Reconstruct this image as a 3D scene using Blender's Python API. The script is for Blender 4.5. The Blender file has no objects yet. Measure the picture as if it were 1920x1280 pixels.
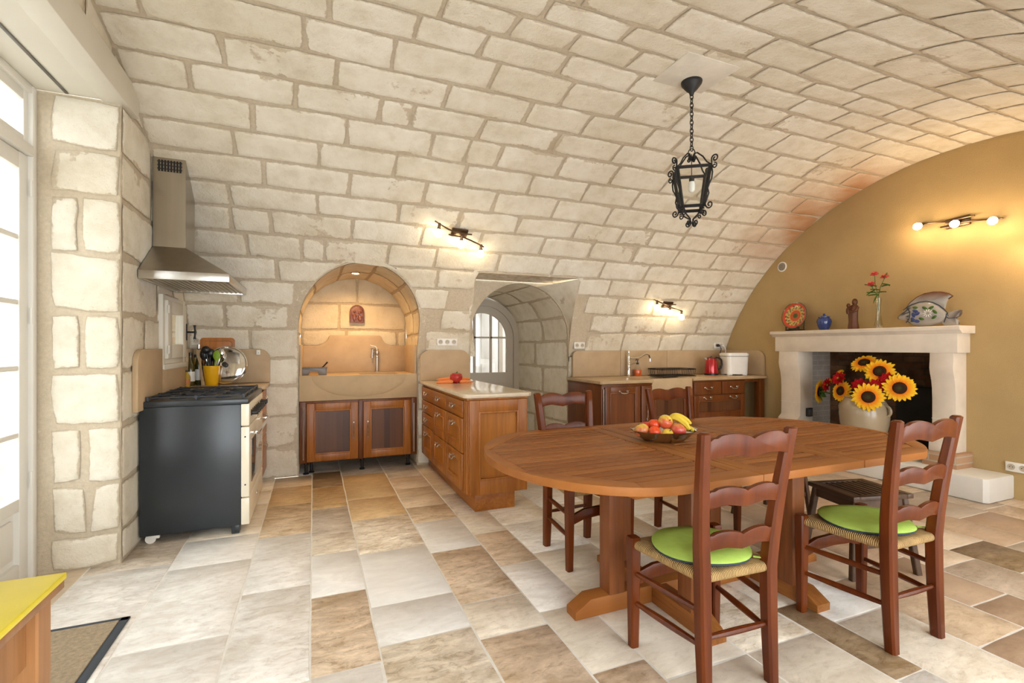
import bpy, bmesh, math, random
from mathutils import Vector, Matrix
from mathutils.geometry import tessellate_polygon
PI = math.pi
SC = bpy.context.scene
COL = SC.collection
RND = random.Random(7)

# ------------------------------------------------------------------ materials
class NT:
    def __init__(s, name):
        s.m = bpy.data.materials.new(name); s.m.use_nodes = True
        s.t = s.m.node_tree; s.t.nodes.clear()
        s.out = s.n('ShaderNodeOutputMaterial')
    def n(s, typ, **kw):
        nd = s.t.nodes.new(typ)
        for k, v in kw.items():
            if k.startswith('i_'):
                key = k[2:]
                key = int(key) if key.isdigit() else key.replace('_', ' ')
                nd.inputs[key].default_value = v
            else: setattr(nd, k, v)
        return nd
    def l(s, a, ao, b, bi): s.t.links.new(a.outputs[ao], b.inputs[bi])
    def coord(s, stretch=(1, 1, 1), kind='Object'):
        tc = s.n('ShaderNodeTexCoord'); mp = s.n('ShaderNodeMapping')
        mp.inputs['Scale'].default_value = stretch
        s.l(tc, kind, mp, 'Vector'); return mp
    def noise(s, mp, scale, detail=4, rough=.55, dist=0):
        nz = s.n('ShaderNodeTexNoise'); nz.inputs['Scale'].default_value = scale
        nz.inputs['Detail'].default_value = detail; nz.inputs['Roughness'].default_value = rough
        nz.inputs['Distortion'].default_value = dist
        s.l(mp, 'Vector', nz, 'Vector'); return nz
    def ramp(s, src, so, stops):
        r = s.n('ShaderNodeValToRGB'); el = r.color_ramp.elements
        while len(el) < len(stops): el.new(.5)
        for e, (p, c) in zip(el, stops):
            e.position = p; e.color = (c[0], c[1], c[2], 1) if not isinstance(c, (int, float)) else (c, c, c, 1)
        s.l(src, so, r, 'Fac'); return r
    def mix(s, fac, a, b, blend='MIX'):
        m = s.n('ShaderNodeMix', data_type='RGBA', blend_type=blend)
        for i, x in ((0, fac), (6, a), (7, b)):
            if isinstance(x, tuple) and len(x) == 2 and not isinstance(x[0], (int, float)): s.t.links.new(x[0].outputs[x[1]], m.inputs[i])
            elif i == 0: m.inputs[0].default_value = x
            else: m.inputs[i].default_value = (x[0], x[1], x[2], 1)
        return m
    def math(s, op, a, b=None, clamp=False):
        m = s.n('ShaderNodeMath', operation=op, use_clamp=clamp)
        for i, x in ((0, a), (1, b)):
            if x is None: continue
            if isinstance(x, tuple): s.t.links.new(x[0].outputs[x[1]], m.inputs[i])
            else: m.inputs[i].default_value = x
        return m
    def bsdf(s, rough=.5, metal=0, spec=.5, coat=0):
        b = s.n('ShaderNodeBsdfPrincipled')
        b.inputs['Roughness'].default_value = rough; b.inputs['Metallic'].default_value = metal
        b.inputs['Specular IOR Level'].default_value = spec; b.inputs['Coat Weight'].default_value = coat
        s.l(b, 'BSDF', s.out, 'Surface'); return b
    def bump(s, b, src, so, strength, dist=.01):
        bp = s.n('ShaderNodeBump'); bp.inputs['Strength'].default_value = strength; bp.inputs['Distance'].default_value = dist
        s.l(src, so, bp, 'Height'); s.l(bp, 'Normal', b, 'Normal'); return bp

def cl(c, k): return tuple(min(1, x * k) for x in c)

def plain(name, c, rough=.5, metal=0, var=.08, scale=10, bump=0, bscale=60, spec=.5, coat=0, stretch=(1, 1, 1)):
    t = NT(name); b = t.bsdf(rough, metal, spec, coat); mp = t.coord(stretch)
    nz = t.noise(mp, scale)
    r = t.ramp(nz, 'Fac', [(.3, cl(c, 1 - var)), (.7, cl(c, 1 + var))])
    t.l(r, 'Color', b, 'Base Color')
    if bump:
        n2 = t.noise(mp, bscale, 5); t.bump(b, n2, 'Fac', bump)
    return t.m

def wood(name, c1, c2, axis='Z', scale=9, rough=.38, coat=.15, bump=.06, spec=.35, dist=.8, board=None, fine=.78):
    st = {'X': (.07, 1, 1), 'Y': (1, .07, 1), 'Z': (1, 1, .07)}[axis]
    t = NT(name); b = t.bsdf(rough, 0, spec, coat); b.inputs['Coat Roughness'].default_value = .25
    mp = t.coord(st); nz = t.noise(mp, scale, 5, .6, dist)
    r = t.ramp(nz, 'Fac', [(.28, c1), (.72, c2)])
    n2 = t.noise(mp, scale * 5, 3, .6, .3)
    r2 = t.ramp(n2, 'Fac', [(.35, fine), (.6, 1.0)])
    m = t.mix(1.0, (r, 'Color'), (r2, 'Color'), 'MULTIPLY')
    if board:
        at = t.n('ShaderNodeAttribute', attribute_name='board'); rb_ = t.ramp(at, 'Fac', [(0, (1, 1, 1)), (1, board)])
        m = t.mix(1.0, (m, 2), (rb_, 'Color'), 'MULTIPLY')
    t.l(m, 2, b, 'Base Color'); t.bump(b, n2, 'Fac', bump, .004)
    return t.m

def stone_mat(name, c1, c2, mortar, stain=None, smear=.62):
    t = NT(name); b = t.bsdf(.92, 0, .2); mp = t.coord()
    ed = t.n('ShaderNodeAttribute', attribute_name='edge'); ti = t.n('ShaderNodeAttribute', attribute_name='tint')
    n1 = t.noise(mp, 7, 8, .62); n2 = t.noise(mp, 42, 8, .75); n3 = t.noise(mp, 2.2, 4); ne = t.noise(mp, 17, 6, .65)
    a = t.math('MULTIPLY', t_(ne), 1.5); a = t.math('ADD', (a, 0), -.75)
    sm = t.ramp(t.noise(mp, 1.9, 6, .62), 'Fac', [(.585, 0), (.64, smear)])
    a = t.math('SUBTRACT', (a, 0), (sm, 'Color')); a = t.math('ADD', (a, 0), (ed, 'Fac'))
    msk = t.ramp(a, 0, [(.22, 0), (.40, 1)])
    base = t.mix((ti, 'Fac'), c1, c2)
    v = t.ramp(n1, 'Fac', [(.28, (.86, .82, .74)), (.5, (.99, .97, .93)), (.7, (1.05, 1.05, 1.04))])
    sc = t.mix(1.0, (base, 2), (v, 'Color'), 'MULTIPLY')
    pit = t.ramp(n2, 'Fac', [(.27, .62), (.40, 1)])
    sc = t.mix(.65, (sc, 2), (pit, 'Color'), 'MULTIPLY')
    mv = t.ramp(n2, 'Fac', [(.3, .86), (.7, 1.08)])
    mc = t.mix(1.0, mortar, (mv, 'Color'), 'MULTIPLY')
    fin = t.mix((msk, 'Color'), (mc, 2), (sc, 2))
    big = t.ramp(n3, 'Fac', [(.3, (.92, .90, .86)), (.65, (1.02, 1.02, 1.02))])
    fin = t.mix(1.0, (fin, 2), (big, 'Color'), 'MULTIPLY')
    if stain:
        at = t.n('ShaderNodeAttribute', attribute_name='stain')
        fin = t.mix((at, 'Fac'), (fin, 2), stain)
    t.l(fin, 2, b, 'Base Color')
    h = t.math('MULTIPLY', t_(n1), .8); h = t.math('ADD', (h, 0), t_(n2))
    h2 = t.math('MULTIPLY', (msk, 'Color'), .12); h = t.math('ADD', (h, 0), (h2, 0))
    t.bump(b, h, 0, .55, .024)
    return t.m
def t_(n): return (n, 'Fac')

def attr_mat(name, attr, rough=.5, var=.12, scale=9, bump=.1, bscale=30, coat=0, spec=.5):
    """colour held in a vertex colour layer that belongs to the thing (painted ceramic, petals, fruit)"""
    t = NT(name); b = t.bsdf(rough, 0, spec, coat); mp = t.coord()
    at = t.n('ShaderNodeAttribute', attribute_name=attr); nz = t.noise(mp, scale, 5)
    v = t.ramp(nz, 'Fac', [(.3, 1 - var), (.7, 1 + var * .3)])
    m = t.mix(1.0, (at, 'Color'), (v, 'Color'), 'MULTIPLY'); t.l(m, 2, b, 'Base Color')
    if bump: n2 = t.noise(mp, bscale, 5); t.bump(b, n2, 'Fac', bump, .01)
    return t.m

def floor_mat():
    t = NT('travertine'); b = t.bsdf(.42, 0, .45); mp = t.coord((1, 1, 1))
    at = t.n('ShaderNodeAttribute', attribute_name='tcol'); mo = t.n('ShaderNodeAttribute', attribute_name='mot')
    ra = t.n('ShaderNodeAttribute', attribute_name='rnd')
    # offset the pattern per slab so that veins stop at the joints
    cmb = t.n('ShaderNodeCombineXYZ'); k = t.math('MULTIPLY', (ra, 'Fac'), 37.0)
    t.l(k, 0, cmb, 'Z'); add = t.n('ShaderNodeVectorMath', operation='ADD')
    t.l(mp, 'Vector', add, 0); t.l(cmb, 0, add, 1)
    def nz(sc, de, ro, di, st=None):
        n = t.n('ShaderNodeTexNoise'); n.inputs['Scale'].default_value = sc; n.inputs['Detail'].default_value = de
        n.inputs['Roughness'].default_value = ro; n.inputs['Distortion'].default_value = di
        if st:
            m2 = t.n('ShaderNodeMapping'); m2.inputs['Scale'].default_value = st; t.l(add, 0, m2, 'Vector'); t.l(m2, 0, n, 'Vector')
        else: t.l(add, 0, n, 'Vector')
        return n
    n1 = nz(5, 8, .68, 1.2, (.6, 1.6, 1)); n2 = nz(22, 8, .75, .6, (.7, 1.3, 1))
    v1 = t.ramp(n1, 'Fac', [(.34, (.72, .62, .48)), (.5, (1, .97, .93)), (.70, (1.38, 1.36, 1.32))])
    v2 = t.ramp(n2, 'Fac', [(.36, (.55, .46, .34)), (.47, (1, 1, 1)), (.62, (1.22, 1.24, 1.26))])
    m1 = t.mix((mo, 'Fac'), (at, 'Color'), (at, 'Color'))
    mm = t.mix(1.0, (at, 'Color'), (v1, 'Color'), 'MULTIPLY'); mm = t.mix(.8, (mm, 2), (v2, 'Color'), 'MULTIPLY')
    soft = t.ramp(n1, 'Fac', [(.3, .93), (.7, 1.02)])
    pl = t.mix(1.0, (at, 'Color'), (soft, 'Color'), 'MULTIPLY')
    f = t.mix((mo, 'Fac'), (pl, 2), (mm, 2)); t.l(f, 2, b, 'Base Color')
    t.bump(b, n2, 'Fac', .12, .006)
    return t.m

def brick_mat(name, swz, c1, c2, mortar, soot):
    t = NT(name); b = t.bsdf(.9, 0, .2); tc = t.n('ShaderNodeTexCoord')
    sp = t.n('ShaderNodeSeparateXYZ'); cb = t.n('ShaderNodeCombineXYZ'); t.l(tc, 'Object', sp, 0)
    t.l(sp, swz, cb, 'X'); t.l(sp, 'Z', cb, 'Y')
    br = t.n('ShaderNodeTexBrick'); t.l(cb, 0, br, 'Vector')
    br.inputs['Color1'].default_value = (*c1, 1); br.inputs['Color2'].default_value = (*c2, 1); br.inputs['Mortar'].default_value = (*mortar, 1)
    br.inputs['Scale'].default_value = 1; br.inputs['Brick Width'].default_value = .2; br.inputs['Row Height'].default_value = .062
    br.inputs['Mortar Size'].default_value = .006
    nz = t.noise(t.coord(), 3.5, 6); r = t.ramp(nz, 'Fac', [(.35, soot), (.75, 1.0)])
    m = t.mix(1.0, (br, 'Color'), (r, 'Color'), 'MULTIPLY'); t.l(m, 2, b, 'Base Color'); t.bump(b, br, 'Fac', -.5, .01)
    return t.m

def glass_mat(name, tint=(1, 1, 1), f=.06):
    t = NT(name); tr = t.n('ShaderNodeBsdfTransparent'); tr.inputs[0].default_value = (*tint, 1)
    gl = t.n('ShaderNodeBsdfGlossy'); gl.inputs['Roughness'].default_value = .02
    lw = t.n('ShaderNodeLayerWeight'); lw.inputs['Blend'].default_value = .5; pw = t.math('POWER', (lw, 'Facing'), 5.0)
    fa = t.math('MULTIPLY', (pw, 0), .6); fa = t.math('ADD', (fa, 0), .04)
    mx = t.n('ShaderNodeMixShader'); t.l(fa, 0, mx, 0); t.l(tr, 0, mx, 1); t.l(gl, 0, mx, 2); t.l(mx, 0, t.out, 'Surface')
    return t.m

def emit_mat(name, c, s):
    t = NT(name); e = t.n('ShaderNodeEmission'); e.inputs[0].default_value = (*c, 1); e.inputs[1].default_value = s
    t.l(e, 0, t.out, 'Surface'); return t.m

def rush_mat():
    t = NT('rush'); b = t.bsdf(.75, 0, .25); uv = t.n('ShaderNodeTexCoord'); sp = t.n('ShaderNodeSeparateXYZ')
    t.l(uv, 'UV', sp, 0); s = t.math('MULTIPLY', (sp, 'X'), 2 * PI / .0075); nz = t.noise(t.coord(), 25, 4)
    w = t.math('MULTIPLY', t_(nz), 5.0); s = t.math('ADD', (s, 0), (w, 0)); s = t.math('SINE', (s, 0))
    s = t.math('MULTIPLY', (s, 0), .5); s = t.math('ADD', (s, 0), .5)
    r = t.ramp(s, 0, [(0, (.17, .085, .025)), (.5, (.46, .285, .105)), (1, (.62, .43, .20))])
    v = t.ramp(nz, 'Fac', [(.3, .7), (.7, 1.05)]); m = t.mix(1.0, (r, 'Color'), (v, 'Color'), 'MULTIPLY')
    t.l(m, 2, b, 'Base Color'); t.bump(b, s, 0, .8, .004); return t.m

def striped_panel(name, c1, c2):
    t = NT(name); b = t.bsdf(.4, 0, .4, .1); tc = t.n('ShaderNodeTexCoord'); sp = t.n('ShaderNodeSeparateXYZ'); t.l(tc, 'Object', sp, 0)
    a = t.math('MULTIPLY', (sp, 'X'), 17.0); a = t.math('FLOOR', (a, 0)); w = t.n('ShaderNodeTexWhiteNoise', noise_dimensions='1D'); t.l(a, 0, w, 'W')
    r = t.ramp(w, 'Value', [(0, c1), (1, c2)]); nz = t.noise(t.coord((1, 1, .06)), 40, 4); v = t.ramp(nz, 'Fac', [(.3, .8), (.7, 1.05)])
    m = t.mix(1.0, (r, 'Color'), (v, 'Color'), 'MULTIPLY'); t.l(m, 2, b, 'Base Color'); return t.m

MT = {}
MT['stone'] = stone_mat('limestone', (.88, .85, .765), (.83, .785, .68), (.665, .575, .44), stain=(.50, .22, .075))  # last colour: smoke stain with the lamp's warm glow mixed in
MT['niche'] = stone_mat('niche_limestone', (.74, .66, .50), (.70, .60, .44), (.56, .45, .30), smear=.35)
MT['floor'] = floor_mat()
MT['grout'] = plain('grout', (.74, .71, .65), .9, var=.06, scale=30)
MT['ochre'] = plain('ochre_plaster', (.45, .32, .15), .85, var=.05, scale=3, bump=.35, bscale=120, spec=.2)
MT['white'] = plain('white_paint', (.78, .77, .73), .45, var=.02, scale=5)
MT['cream'] = plain('cream_paint', (.70, .67, .58), .6, var=.03, scale=4)
MT['taupe'] = plain('taupe_paint', (.50, .44, .35), .5, var=.03, scale=4)
MT['plaster'] = plain('white_plaster', (.80, .78, .74), .9, var=.03, scale=3, spec=.1)
MT['stoneplain'] = plain('smooth_limestone', (.66, .61, .52), .9, var=.1, scale=5, bump=.2, bscale=40, spec=.1)
MT['glass'] = glass_mat('window_glass')
MT['slab'] = plain('sandstone_slab', (.475, .345, .21), .55, var=.10, scale=5, spec=.35)
MT['sink'] = plain('sandstone_sink', (.52, .385, .23), .6, var=.08, scale=6, spec=.3)
MT['top'] = plain('polished_limestone', (.66, .56, .42), .16, var=.07, scale=14, spec=.5)
MT['topr'] = plain('honed_sandstone', (.47, .335, .19), .25, var=.09, scale=9, spec=.5)
MT['mantel'] = plain('mantel_limestone', (.70, .62, .52), .8, var=.07, scale=6, bump=.05, spec=.2)
MT['hearth'] = plain('white_hearth', (.70, .68, .63), .8, var=.03, scale=5, spec=.2)
MT['cabZ'] = wood('cherry_wood', (.29, .088, .012), (.45, .165, .027), 'Z')
MT['cabD'] = wood('dark_cherry_wood', (.115, .029, .005), (.195, .057, .0105), 'Z')
MT['cabX'] = wood('cherry_rail', (.29, .088, .012), (.43, .155, .026), 'X')
MT['pan'] = striped_panel('dark_panel', (.072, .023, .007), (.150, .052, .016))
MT['panl'] = wood('cherry_panel', (.35, .120, .016), (.46, .175, .028), 'Z', 5)
MT['teak'] = wood('teak_boards', (.275, .094, .019), (.345, .128, .028), 'X', 11, .5, 0, .02, .25, .1, (.72, .66, .62), .96)
MT['teakY'] = wood('teak_crossboards', (.21, .066, .013), (.35, .135, .031), 'Y', 11, .5, 0, .06, .25)
MT['teakZ'] = wood('teak_posts', (.16, .046, .012), (.26, .085, .022), 'Z', 11, .5, 0)
MT['chair'] = wood('stained_beech', (.072, .0115, .0018), (.155, .034, .0042), 'Z', 8, .30, .0, .06, .3)
MT['stool'] = wood('dark_stool_wood', (.045, .022, .012), (.09, .045, .022), 'Y', 9, .45, .05)
MT['tabwood'] = wood('oak_table', (.30, .13, .045), (.42, .20, .075), 'Z', 7)
MT['board'] = wood('board_wood', (.42, .14, .03), (.55, .22, .06), 'Z', 7)
MT['rush'] = rush_mat()
MT['green'] = plain('lime_fabric', (.36, .51, .10), .85, var=.06, scale=30, bump=.1, bscale=300, spec=.1)
MT['navy'] = plain('navy_piping', (.04, .052, .07), .8, spec=.1)
MT['steel'] = plain('brushed_steel', (.43, .39, .33), .3, 1, var=.06, scale=20, stretch=(1, 1, .03))
MT['steelx'] = plain('brushed_steel_band', (.62, .61, .58), .28, 1, var=.05, scale=20, stretch=(1, .03, 1))
MT['chrome'] = plain('polished_steel', (.75, .74, .72), .08, 1, var=.02)
MT['grey'] = plain('grey_tin', (.16, .15, .14), .45, .4, var=.1)
MT['pewter'] = plain('pewter', (.55, .52, .47), .3, 1, var=.1)
MT['brass'] = plain('bronze', (.16, .11, .075), .35, 1, var=.1)
MT['iron'] = plain('wrought_iron', (.018, .018, .019), .5, .3, var=.15, scale=40)
MT['black'] = plain('black_plastic', (.012, .012, .013), .35, var=.1)
MT['enamel'] = plain('dark_enamel', (.024, .030, .036), .28, var=.06, scale=6, spec=.5)
MT['castiron'] = plain('cast_iron', (.035, .04, .05), .45, .2, var=.2, scale=30)
MT['creame'] = plain('cream_enamel', (.78, .72, .58), .22, var=.02)
MT['ovenglass'] = plain('oven_glass', (.10, .095, .08), .05, 0, var=.05, spec=.9, coat=.6)
MT['yellow'] = plain('yellow_laminate', (.88, .75, .03), .3, var=.03)
MT['yplastic'] = plain('yellow_plastic', (.85, .47, .01), .3, var=.03)
MT['lime'] = plain('green_silicone', (.22, .38, .015), .5, var=.05)
MT['mat'] = plain('coir', (.52, .42, .29), .95, var=.2, scale=60, bump=.8, bscale=350, spec=.1)
MT['matb'] = plain('mat_rubber', (.05, .06, .075), .8)
MT['wplastic'] = plain('white_plastic', (.80, .79, .75), .3, var=.02)
MT['red'] = plain('red_metal', (.42, .012, .018), .2, .35, var=.05, coat=.5)
MT['soap'] = plain('orange_soap', (.62, .11, .02), .15, var=.04, coat=.5)
MT['clear'] = glass_mat('clear_glass', (.96, .97, .95))
MT['oilg'] = plain('oil_bottle_glass', (.055, .045, .008), .06, var=.1, coat=.5)
MT['oily'] = plain('yellow_oil', (.42, .27, .02), .08, var=.1, coat=.5)
MT['stoneware'] = plain('glazed_stoneware', (.35, .275, .18), .25, var=.05, scale=5, coat=.2)
MT['bluec'] = plain('blue_ceramic', (.025, .05, .19), .12, var=.15, coat=.4)
MT['statue'] = wood('carved_wood', (.07, .02, .008), (.17, .06, .024), 'Z', 12, .5, .05, .3)
MT['plaque'] = plain('glazed_terracotta', (.16, .045, .018), .2, var=.35, scale=40, bump=.5, bscale=60, coat=.4)
MT['fish'] = attr_mat('painted_ceramic', 'pcol', .15, .06, 20, 0, coat=.4)
MT['petal'] = attr_mat('petal_cloth', 'pcol', .7, .1, 40, 0, spec=.1)
MT['fruit'] = attr_mat('fruit_skin', 'pcol', .3, .12, 45, .03, 60, coat=.15)
MT['leaf'] = plain('leaf_cloth', (.06, .13, .025), .7, var=.25, scale=30, spec=.2)
MT['redf'] = plain('red_cloth_petal', (.42, .008, .012), .7, var=.2, scale=30, spec=.1)
MT['pinkf'] = plain('pink_petal', (.72, .14, .13), .7, var=.15, scale=30, spec=.1)
MT['bulb'] = emit_mat('lit_frosted_glass', (1, .80, .50), 14)
MT['spotb'] = emit_mat('lit_spot', (1, .74, .40), 22)
MT['cfl'] = plain('unlit_bulb', (.80, .80, .76), .3, var=.02)
MT['brickx'] = brick_mat('firebox_brick_back', 'Y', (.20, .085, .04), (.30, .17, .10), (.16, .12, .08), .12)
MT['bricky'] = brick_mat('firebox_brick_side', 'X', (.60, .54, .47), (.54, .47, .40), (.66, .62, .56), .7)
MT['brickp'] = brick_mat('hearth_brick', 'Y', (.45, .25, .14), (.52, .34, .22), (.5, .42, .32), .85)
MT['soot'] = plain('soot', (.012, .010, .009), .8, var=.3)
MT['concrete'] = plain('terrace_paving', (.55, .53, .48), .9)
MT['carrot'] = plain('carrot_skin', (.74, .23, .06), .5, var=.12, scale=60)
MT['pepper'] = plain('pepper_skin', (.42, .012, .01), .15, var=.1, coat=.5)
MT['banana'] = attr_mat('banana_skin', 'pcol', .45, .08, 30, 0)
MT['bowl'] = plain('silver_bowl', (.62, .58, .52), .16, 1, var=.05)

# ------------------------------------------------------------------ mesh tools
def BM(): return bmesh.new()

def add_box(bm, x0, x1, y0, y1, z0, z1, bev=0, seg=2):
    r = bmesh.ops.create_cube(bm, size=1)
    vs = r['verts']
    for v in vs:
        v.co = Vector((x0 + (v.co.x + .5) * (x1 - x0), y0 + (v.co.y + .5) * (y1 - y0), z0 + (v.co.z + .5) * (z1 - z0)))
    if bev:
        es = list({e for v in vs for e in v.link_edges})
        bmesh.ops.bevel(bm, geom=es, offset=min(bev, .45 * min(x1 - x0, y1 - y0, z1 - z0)), segments=seg, affect='EDGES', profile=.5)
    return bm

def add_prism(bm, pts, axis, a0, a1, bev=0):
    """pts: closed 2D outline; axis: the direction of extrusion. X:(y,z)  Y:(x,z)  Z:(x,y)"""
    def mk(p, a):
        return {'X': (a, p[0], p[1]), 'Y': (p[0], a, p[1]), 'Z': (p[0], p[1], a)}[axis]
    A = [bm.verts.new(mk(p, a0)) for p in pts]; B = [bm.verts.new(mk(p, a1)) for p in pts]
    n = len(pts); fs = [bm.faces.new(A[::-1]), bm.faces.new(B)]
    for i in range(n): fs.append(bm.faces.new((A[i], A[(i + 1) % n], B[(i + 1) % n], B[i])))
    bmesh.ops.recalc_face_normals(bm, faces=fs)
    if bev:
        es = [e for f in fs[:2] for e in f.edges]
        bmesh.ops.bevel(bm, geom=list(set(es)), offset=bev, segments=2, affect='EDGES', profile=.5)
    return bm

def add_lathe(bm, prof, seg=24, mat=None, caps=True):
    rings = []
    for r, z in prof:
        rings.append([bm.verts.new((r * math.cos(2 * PI * i / seg), r * math.sin(2 * PI * i / seg), z)) for i in range(seg)] if r > 1e-5 else [bm.verts.new((0, 0, z))])
    fs = []
    for a, b in zip(rings, rings[1:]):
        for i in range(seg):
            j = (i + 1) % seg
            if len(a) == 1 and len(b) == 1: continue
            if len(a) == 1: fs.append(bm.faces.new((a[0], b[j], b[i])))
            elif len(b) == 1: fs.append(bm.faces.new((a[i], a[j], b[0])))
            else: fs.append(bm.faces.new((a[i], a[j], b[j], b[i])))
    if caps:
        for rg, rev in ((rings[0], True), (rings[-1], False)):
            if len(rg) > 1: fs.append(bm.faces.new(rg[::-1] if rev else rg))
    if mat is not None:
        bmesh.ops.transform(bm, matrix=mat, verts=[v for rg in rings for v in rg])
    return bm

def frames(pts):
    pts = [Vector(p) for p in pts]; n = len(pts); T = []
    for i in range(n):
        a = pts[max(0, i - 1)]; b = pts[min(n - 1, i + 1)]; T.append((b - a).normalized())
    ref = Vector((0, 0, 1)) if abs(T[0].z) < .9 else Vector((0, 1, 0))
    N = (ref - T[0] * ref.dot(T[0])).normalized(); out = []
    for i in range(n):
        N = (N - T[i] * N.dot(T[i])).normalized(); out.append((pts[i], T[i], N, T[i].cross(N)))
    return out

def add_tube(bm, pts, r, seg=8, closed=False, flat=1.0):
    """round bar along a path; r may be a list; flat squashes the section"""
    n = len(pts); R = r if isinstance(r, (list, tuple)) else [r] * n
    if closed:
        P = [Vector(p) for p in pts]; rings = []
        ctr = sum(P, Vector()) / n
        nrm = (P[1] - P[0]).cross(P[2] - P[1]).normalized()
        for i in range(n):
            T = (P[(i + 1) % n] - P[i - 1]).normalized(); B = nrm; N = T.cross(B)
            rings.append([bm.verts.new(P[i] + (N * math.cos(2 * PI * k / seg) + B * math.sin(2 * PI * k / seg) * flat) * R[i]) for k in range(seg)])
        for i in range(n):
            a, b = rings[i], rings[(i + 1) % n]
            for k in range(seg): bm.faces.new((a[k], a[(k + 1) % seg], b[(k + 1) % seg], b[k]))
        return bm
    rings = []
    for (p, T, N, B), rr in zip(frames(pts), R):
        rings.append([bm.verts.new(p + (N * math.cos(2 * PI * k / seg) + B * math.sin(2 * PI * k / seg) * flat) * rr) for k in range(seg)])
    for a, b in zip(rings, rings[1:]):
        for k in range(seg): bm.faces.new((a[k], a[(k + 1) % seg], b[(k + 1) % seg], b[k]))
    bm.faces.new(rings[0][::-1]); bm.faces.new(rings[-1])
    return bm

def add_post(bm, pts, wx, wy, ch=.006):
    """square bar with chamfered corners, cross-section kept horizontal; wx, wy scalars or lists"""
    n = len(pts); WX = wx if isinstance(wx, (list, tuple)) else [wx] * n; WY = wy if isinstance(wy, (list, tuple)) else [wy] * n
    rings = []
    for p, a, b in zip(pts, WX, WY):
        a /= 2; b /= 2
        o = [(-a + ch, -b), (a - ch, -b), (a, -b + ch), (a, b - ch), (a - ch, b), (-a + ch, b), (-a, b - ch), (-a, -b + ch)]
        rings.append([bm.verts.new((p[0] + x, p[1] + y, p[2])) for x, y in o])
    for a, b in zip(rings, rings[1:]):
        for k in range(8): bm.faces.new((a[k], a[(k + 1) % 8], b[(k + 1) % 8], b[k]))
    bm.faces.new(rings[0][::-1]); bm.faces.new(rings[-1]); return bm

def add_ball(bm, c, r, sub=2, sc=(1, 1, 1)):
    m = Matrix.Translation(c) @ Matrix.Diagonal((*sc, 1))
    bmesh.ops.create_icosphere(bm, subdivisions=sub, radius=r, matrix=m); return bm

def add_uvs(bm, c, r, sc=(1, 1, 1), u=20, v=12, mat=None):
    m = (mat if mat is not None else Matrix.Translation(c)) @ Matrix.Diagonal((*sc, 1))
    bmesh.ops.create_uvsphere(bm, u_segments=u, v_segments=v, radius=r, matrix=m); return bm

def basis(o, x, y, z):
    m = Matrix.Identity(4)
    for i, a in enumerate((x, y, z, o)):
        for j in range(3): m[j][i] = a[j]
    return m

def look(o, d, up=(0, 0, 1)):
    """matrix whose local +Z points along d"""
    z = Vector(d).normalized(); u = Vector(up)
    if abs(z.dot(u)) > .98: u = Vector((0, 1, 0))
    x = u.cross(z).normalized(); y = z.cross(x); return basis(Vector(o), x, y, z)

def root(o):
    while o.parent: o = o.parent
    return o

def obj(name, bm, mat, parent=None, w=False, smooth=35, attr=None):
    """links ONE mesh object; w: the shape is given in world coordinates (thing not rotated)"""
    if w and parent is not None:
        bmesh.ops.translate(bm, verts=bm.verts, vec=-root(parent).location)
    bmesh.ops.recalc_face_normals(bm, faces=bm.faces)
    me = bpy.data.meshes.new(name); bm.to_mesh(me); bm.free()
    me.shade_smooth(); me.set_sharp_from_angle(angle=math.radians(smooth))
    me.materials.append(MT[mat] if isinstance(mat, str) else mat)
    o = bpy.data.objects.new(name, me); COL.objects.link(o)
    if parent is not None: o.parent = parent
    return o

def thing(name, label, cat, loc=(0, 0, 0), rz=0, group=None):
    o = bpy.data.objects.new(name, None); COL.objects.link(o); o.empty_display_size = .05
    o.location = loc; o.rotation_euler = (0, 0, rz); o['label'] = label; o['category'] = cat
    if group: o['group'] = group
    return o

def tag(o, label, cat, group=None, kind=None):
    o['label'] = label; o['category'] = cat
    if group: o['group'] = group
    if kind: o['kind'] = kind
    return o

def single(name, bm, mat, label, cat, loc=None, group=None, smooth=35):
    """a thing that is one mesh, shape in world coordinates, origin moved to loc"""
    if loc is not None: bmesh.ops.translate(bm, verts=bm.verts, vec=-Vector(loc))
    o = obj(name, bm, mat, smooth=smooth)
    if loc is not None: o.location = loc
    return tag(o, label, cat, group)

def dup(src, loc, rz, label, group=None):
    r = src.copy(); COL.objects.link(r); r.location = loc; r.rotation_euler = (0, 0, rz); r['label'] = label
    if group: r['group'] = group
    for ch in list(src.children):
        c = ch.copy(); COL.objects.link(c); c.parent = r
        for g in list(ch.children):
            d = g.copy(); COL.objects.link(d); d.parent = c
    return r

def struct(name, bm, mat, smooth=35):
    o = obj(name, bm, mat, smooth=smooth); o['kind'] = 'structure'; return o

def paint(o, fn, name='pcol'):
    a = o.data.color_attributes.new(name, 'FLOAT_COLOR', 'POINT')
    for v in o.data.vertices:
        c = fn(v.co); a.data[v.index].color = (*c, 1)

def arc(cx, cy, r, a0, a1, n):
    return [(cx + r * math.cos(math.radians(a0 + (a1 - a0) * i / n)), cy + r * math.sin(math.radians(a0 + (a1 - a0) * i / n))) for i in range(n + 1)]
# ------------------------------------------------------------------ stone surfaces
CY, CZ, RV = 2.45, .175, 2.925            # barrel vault: axis along X
X0, X1 = -1.05, 5.45                       # end walls (inner faces)
YB, YF = 5.2, -.3                          # long walls
S0 = RV * math.asin((1.171 - CZ) / RV)     # arc length at which the vault springs
S1 = RV * PI - S0

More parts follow.
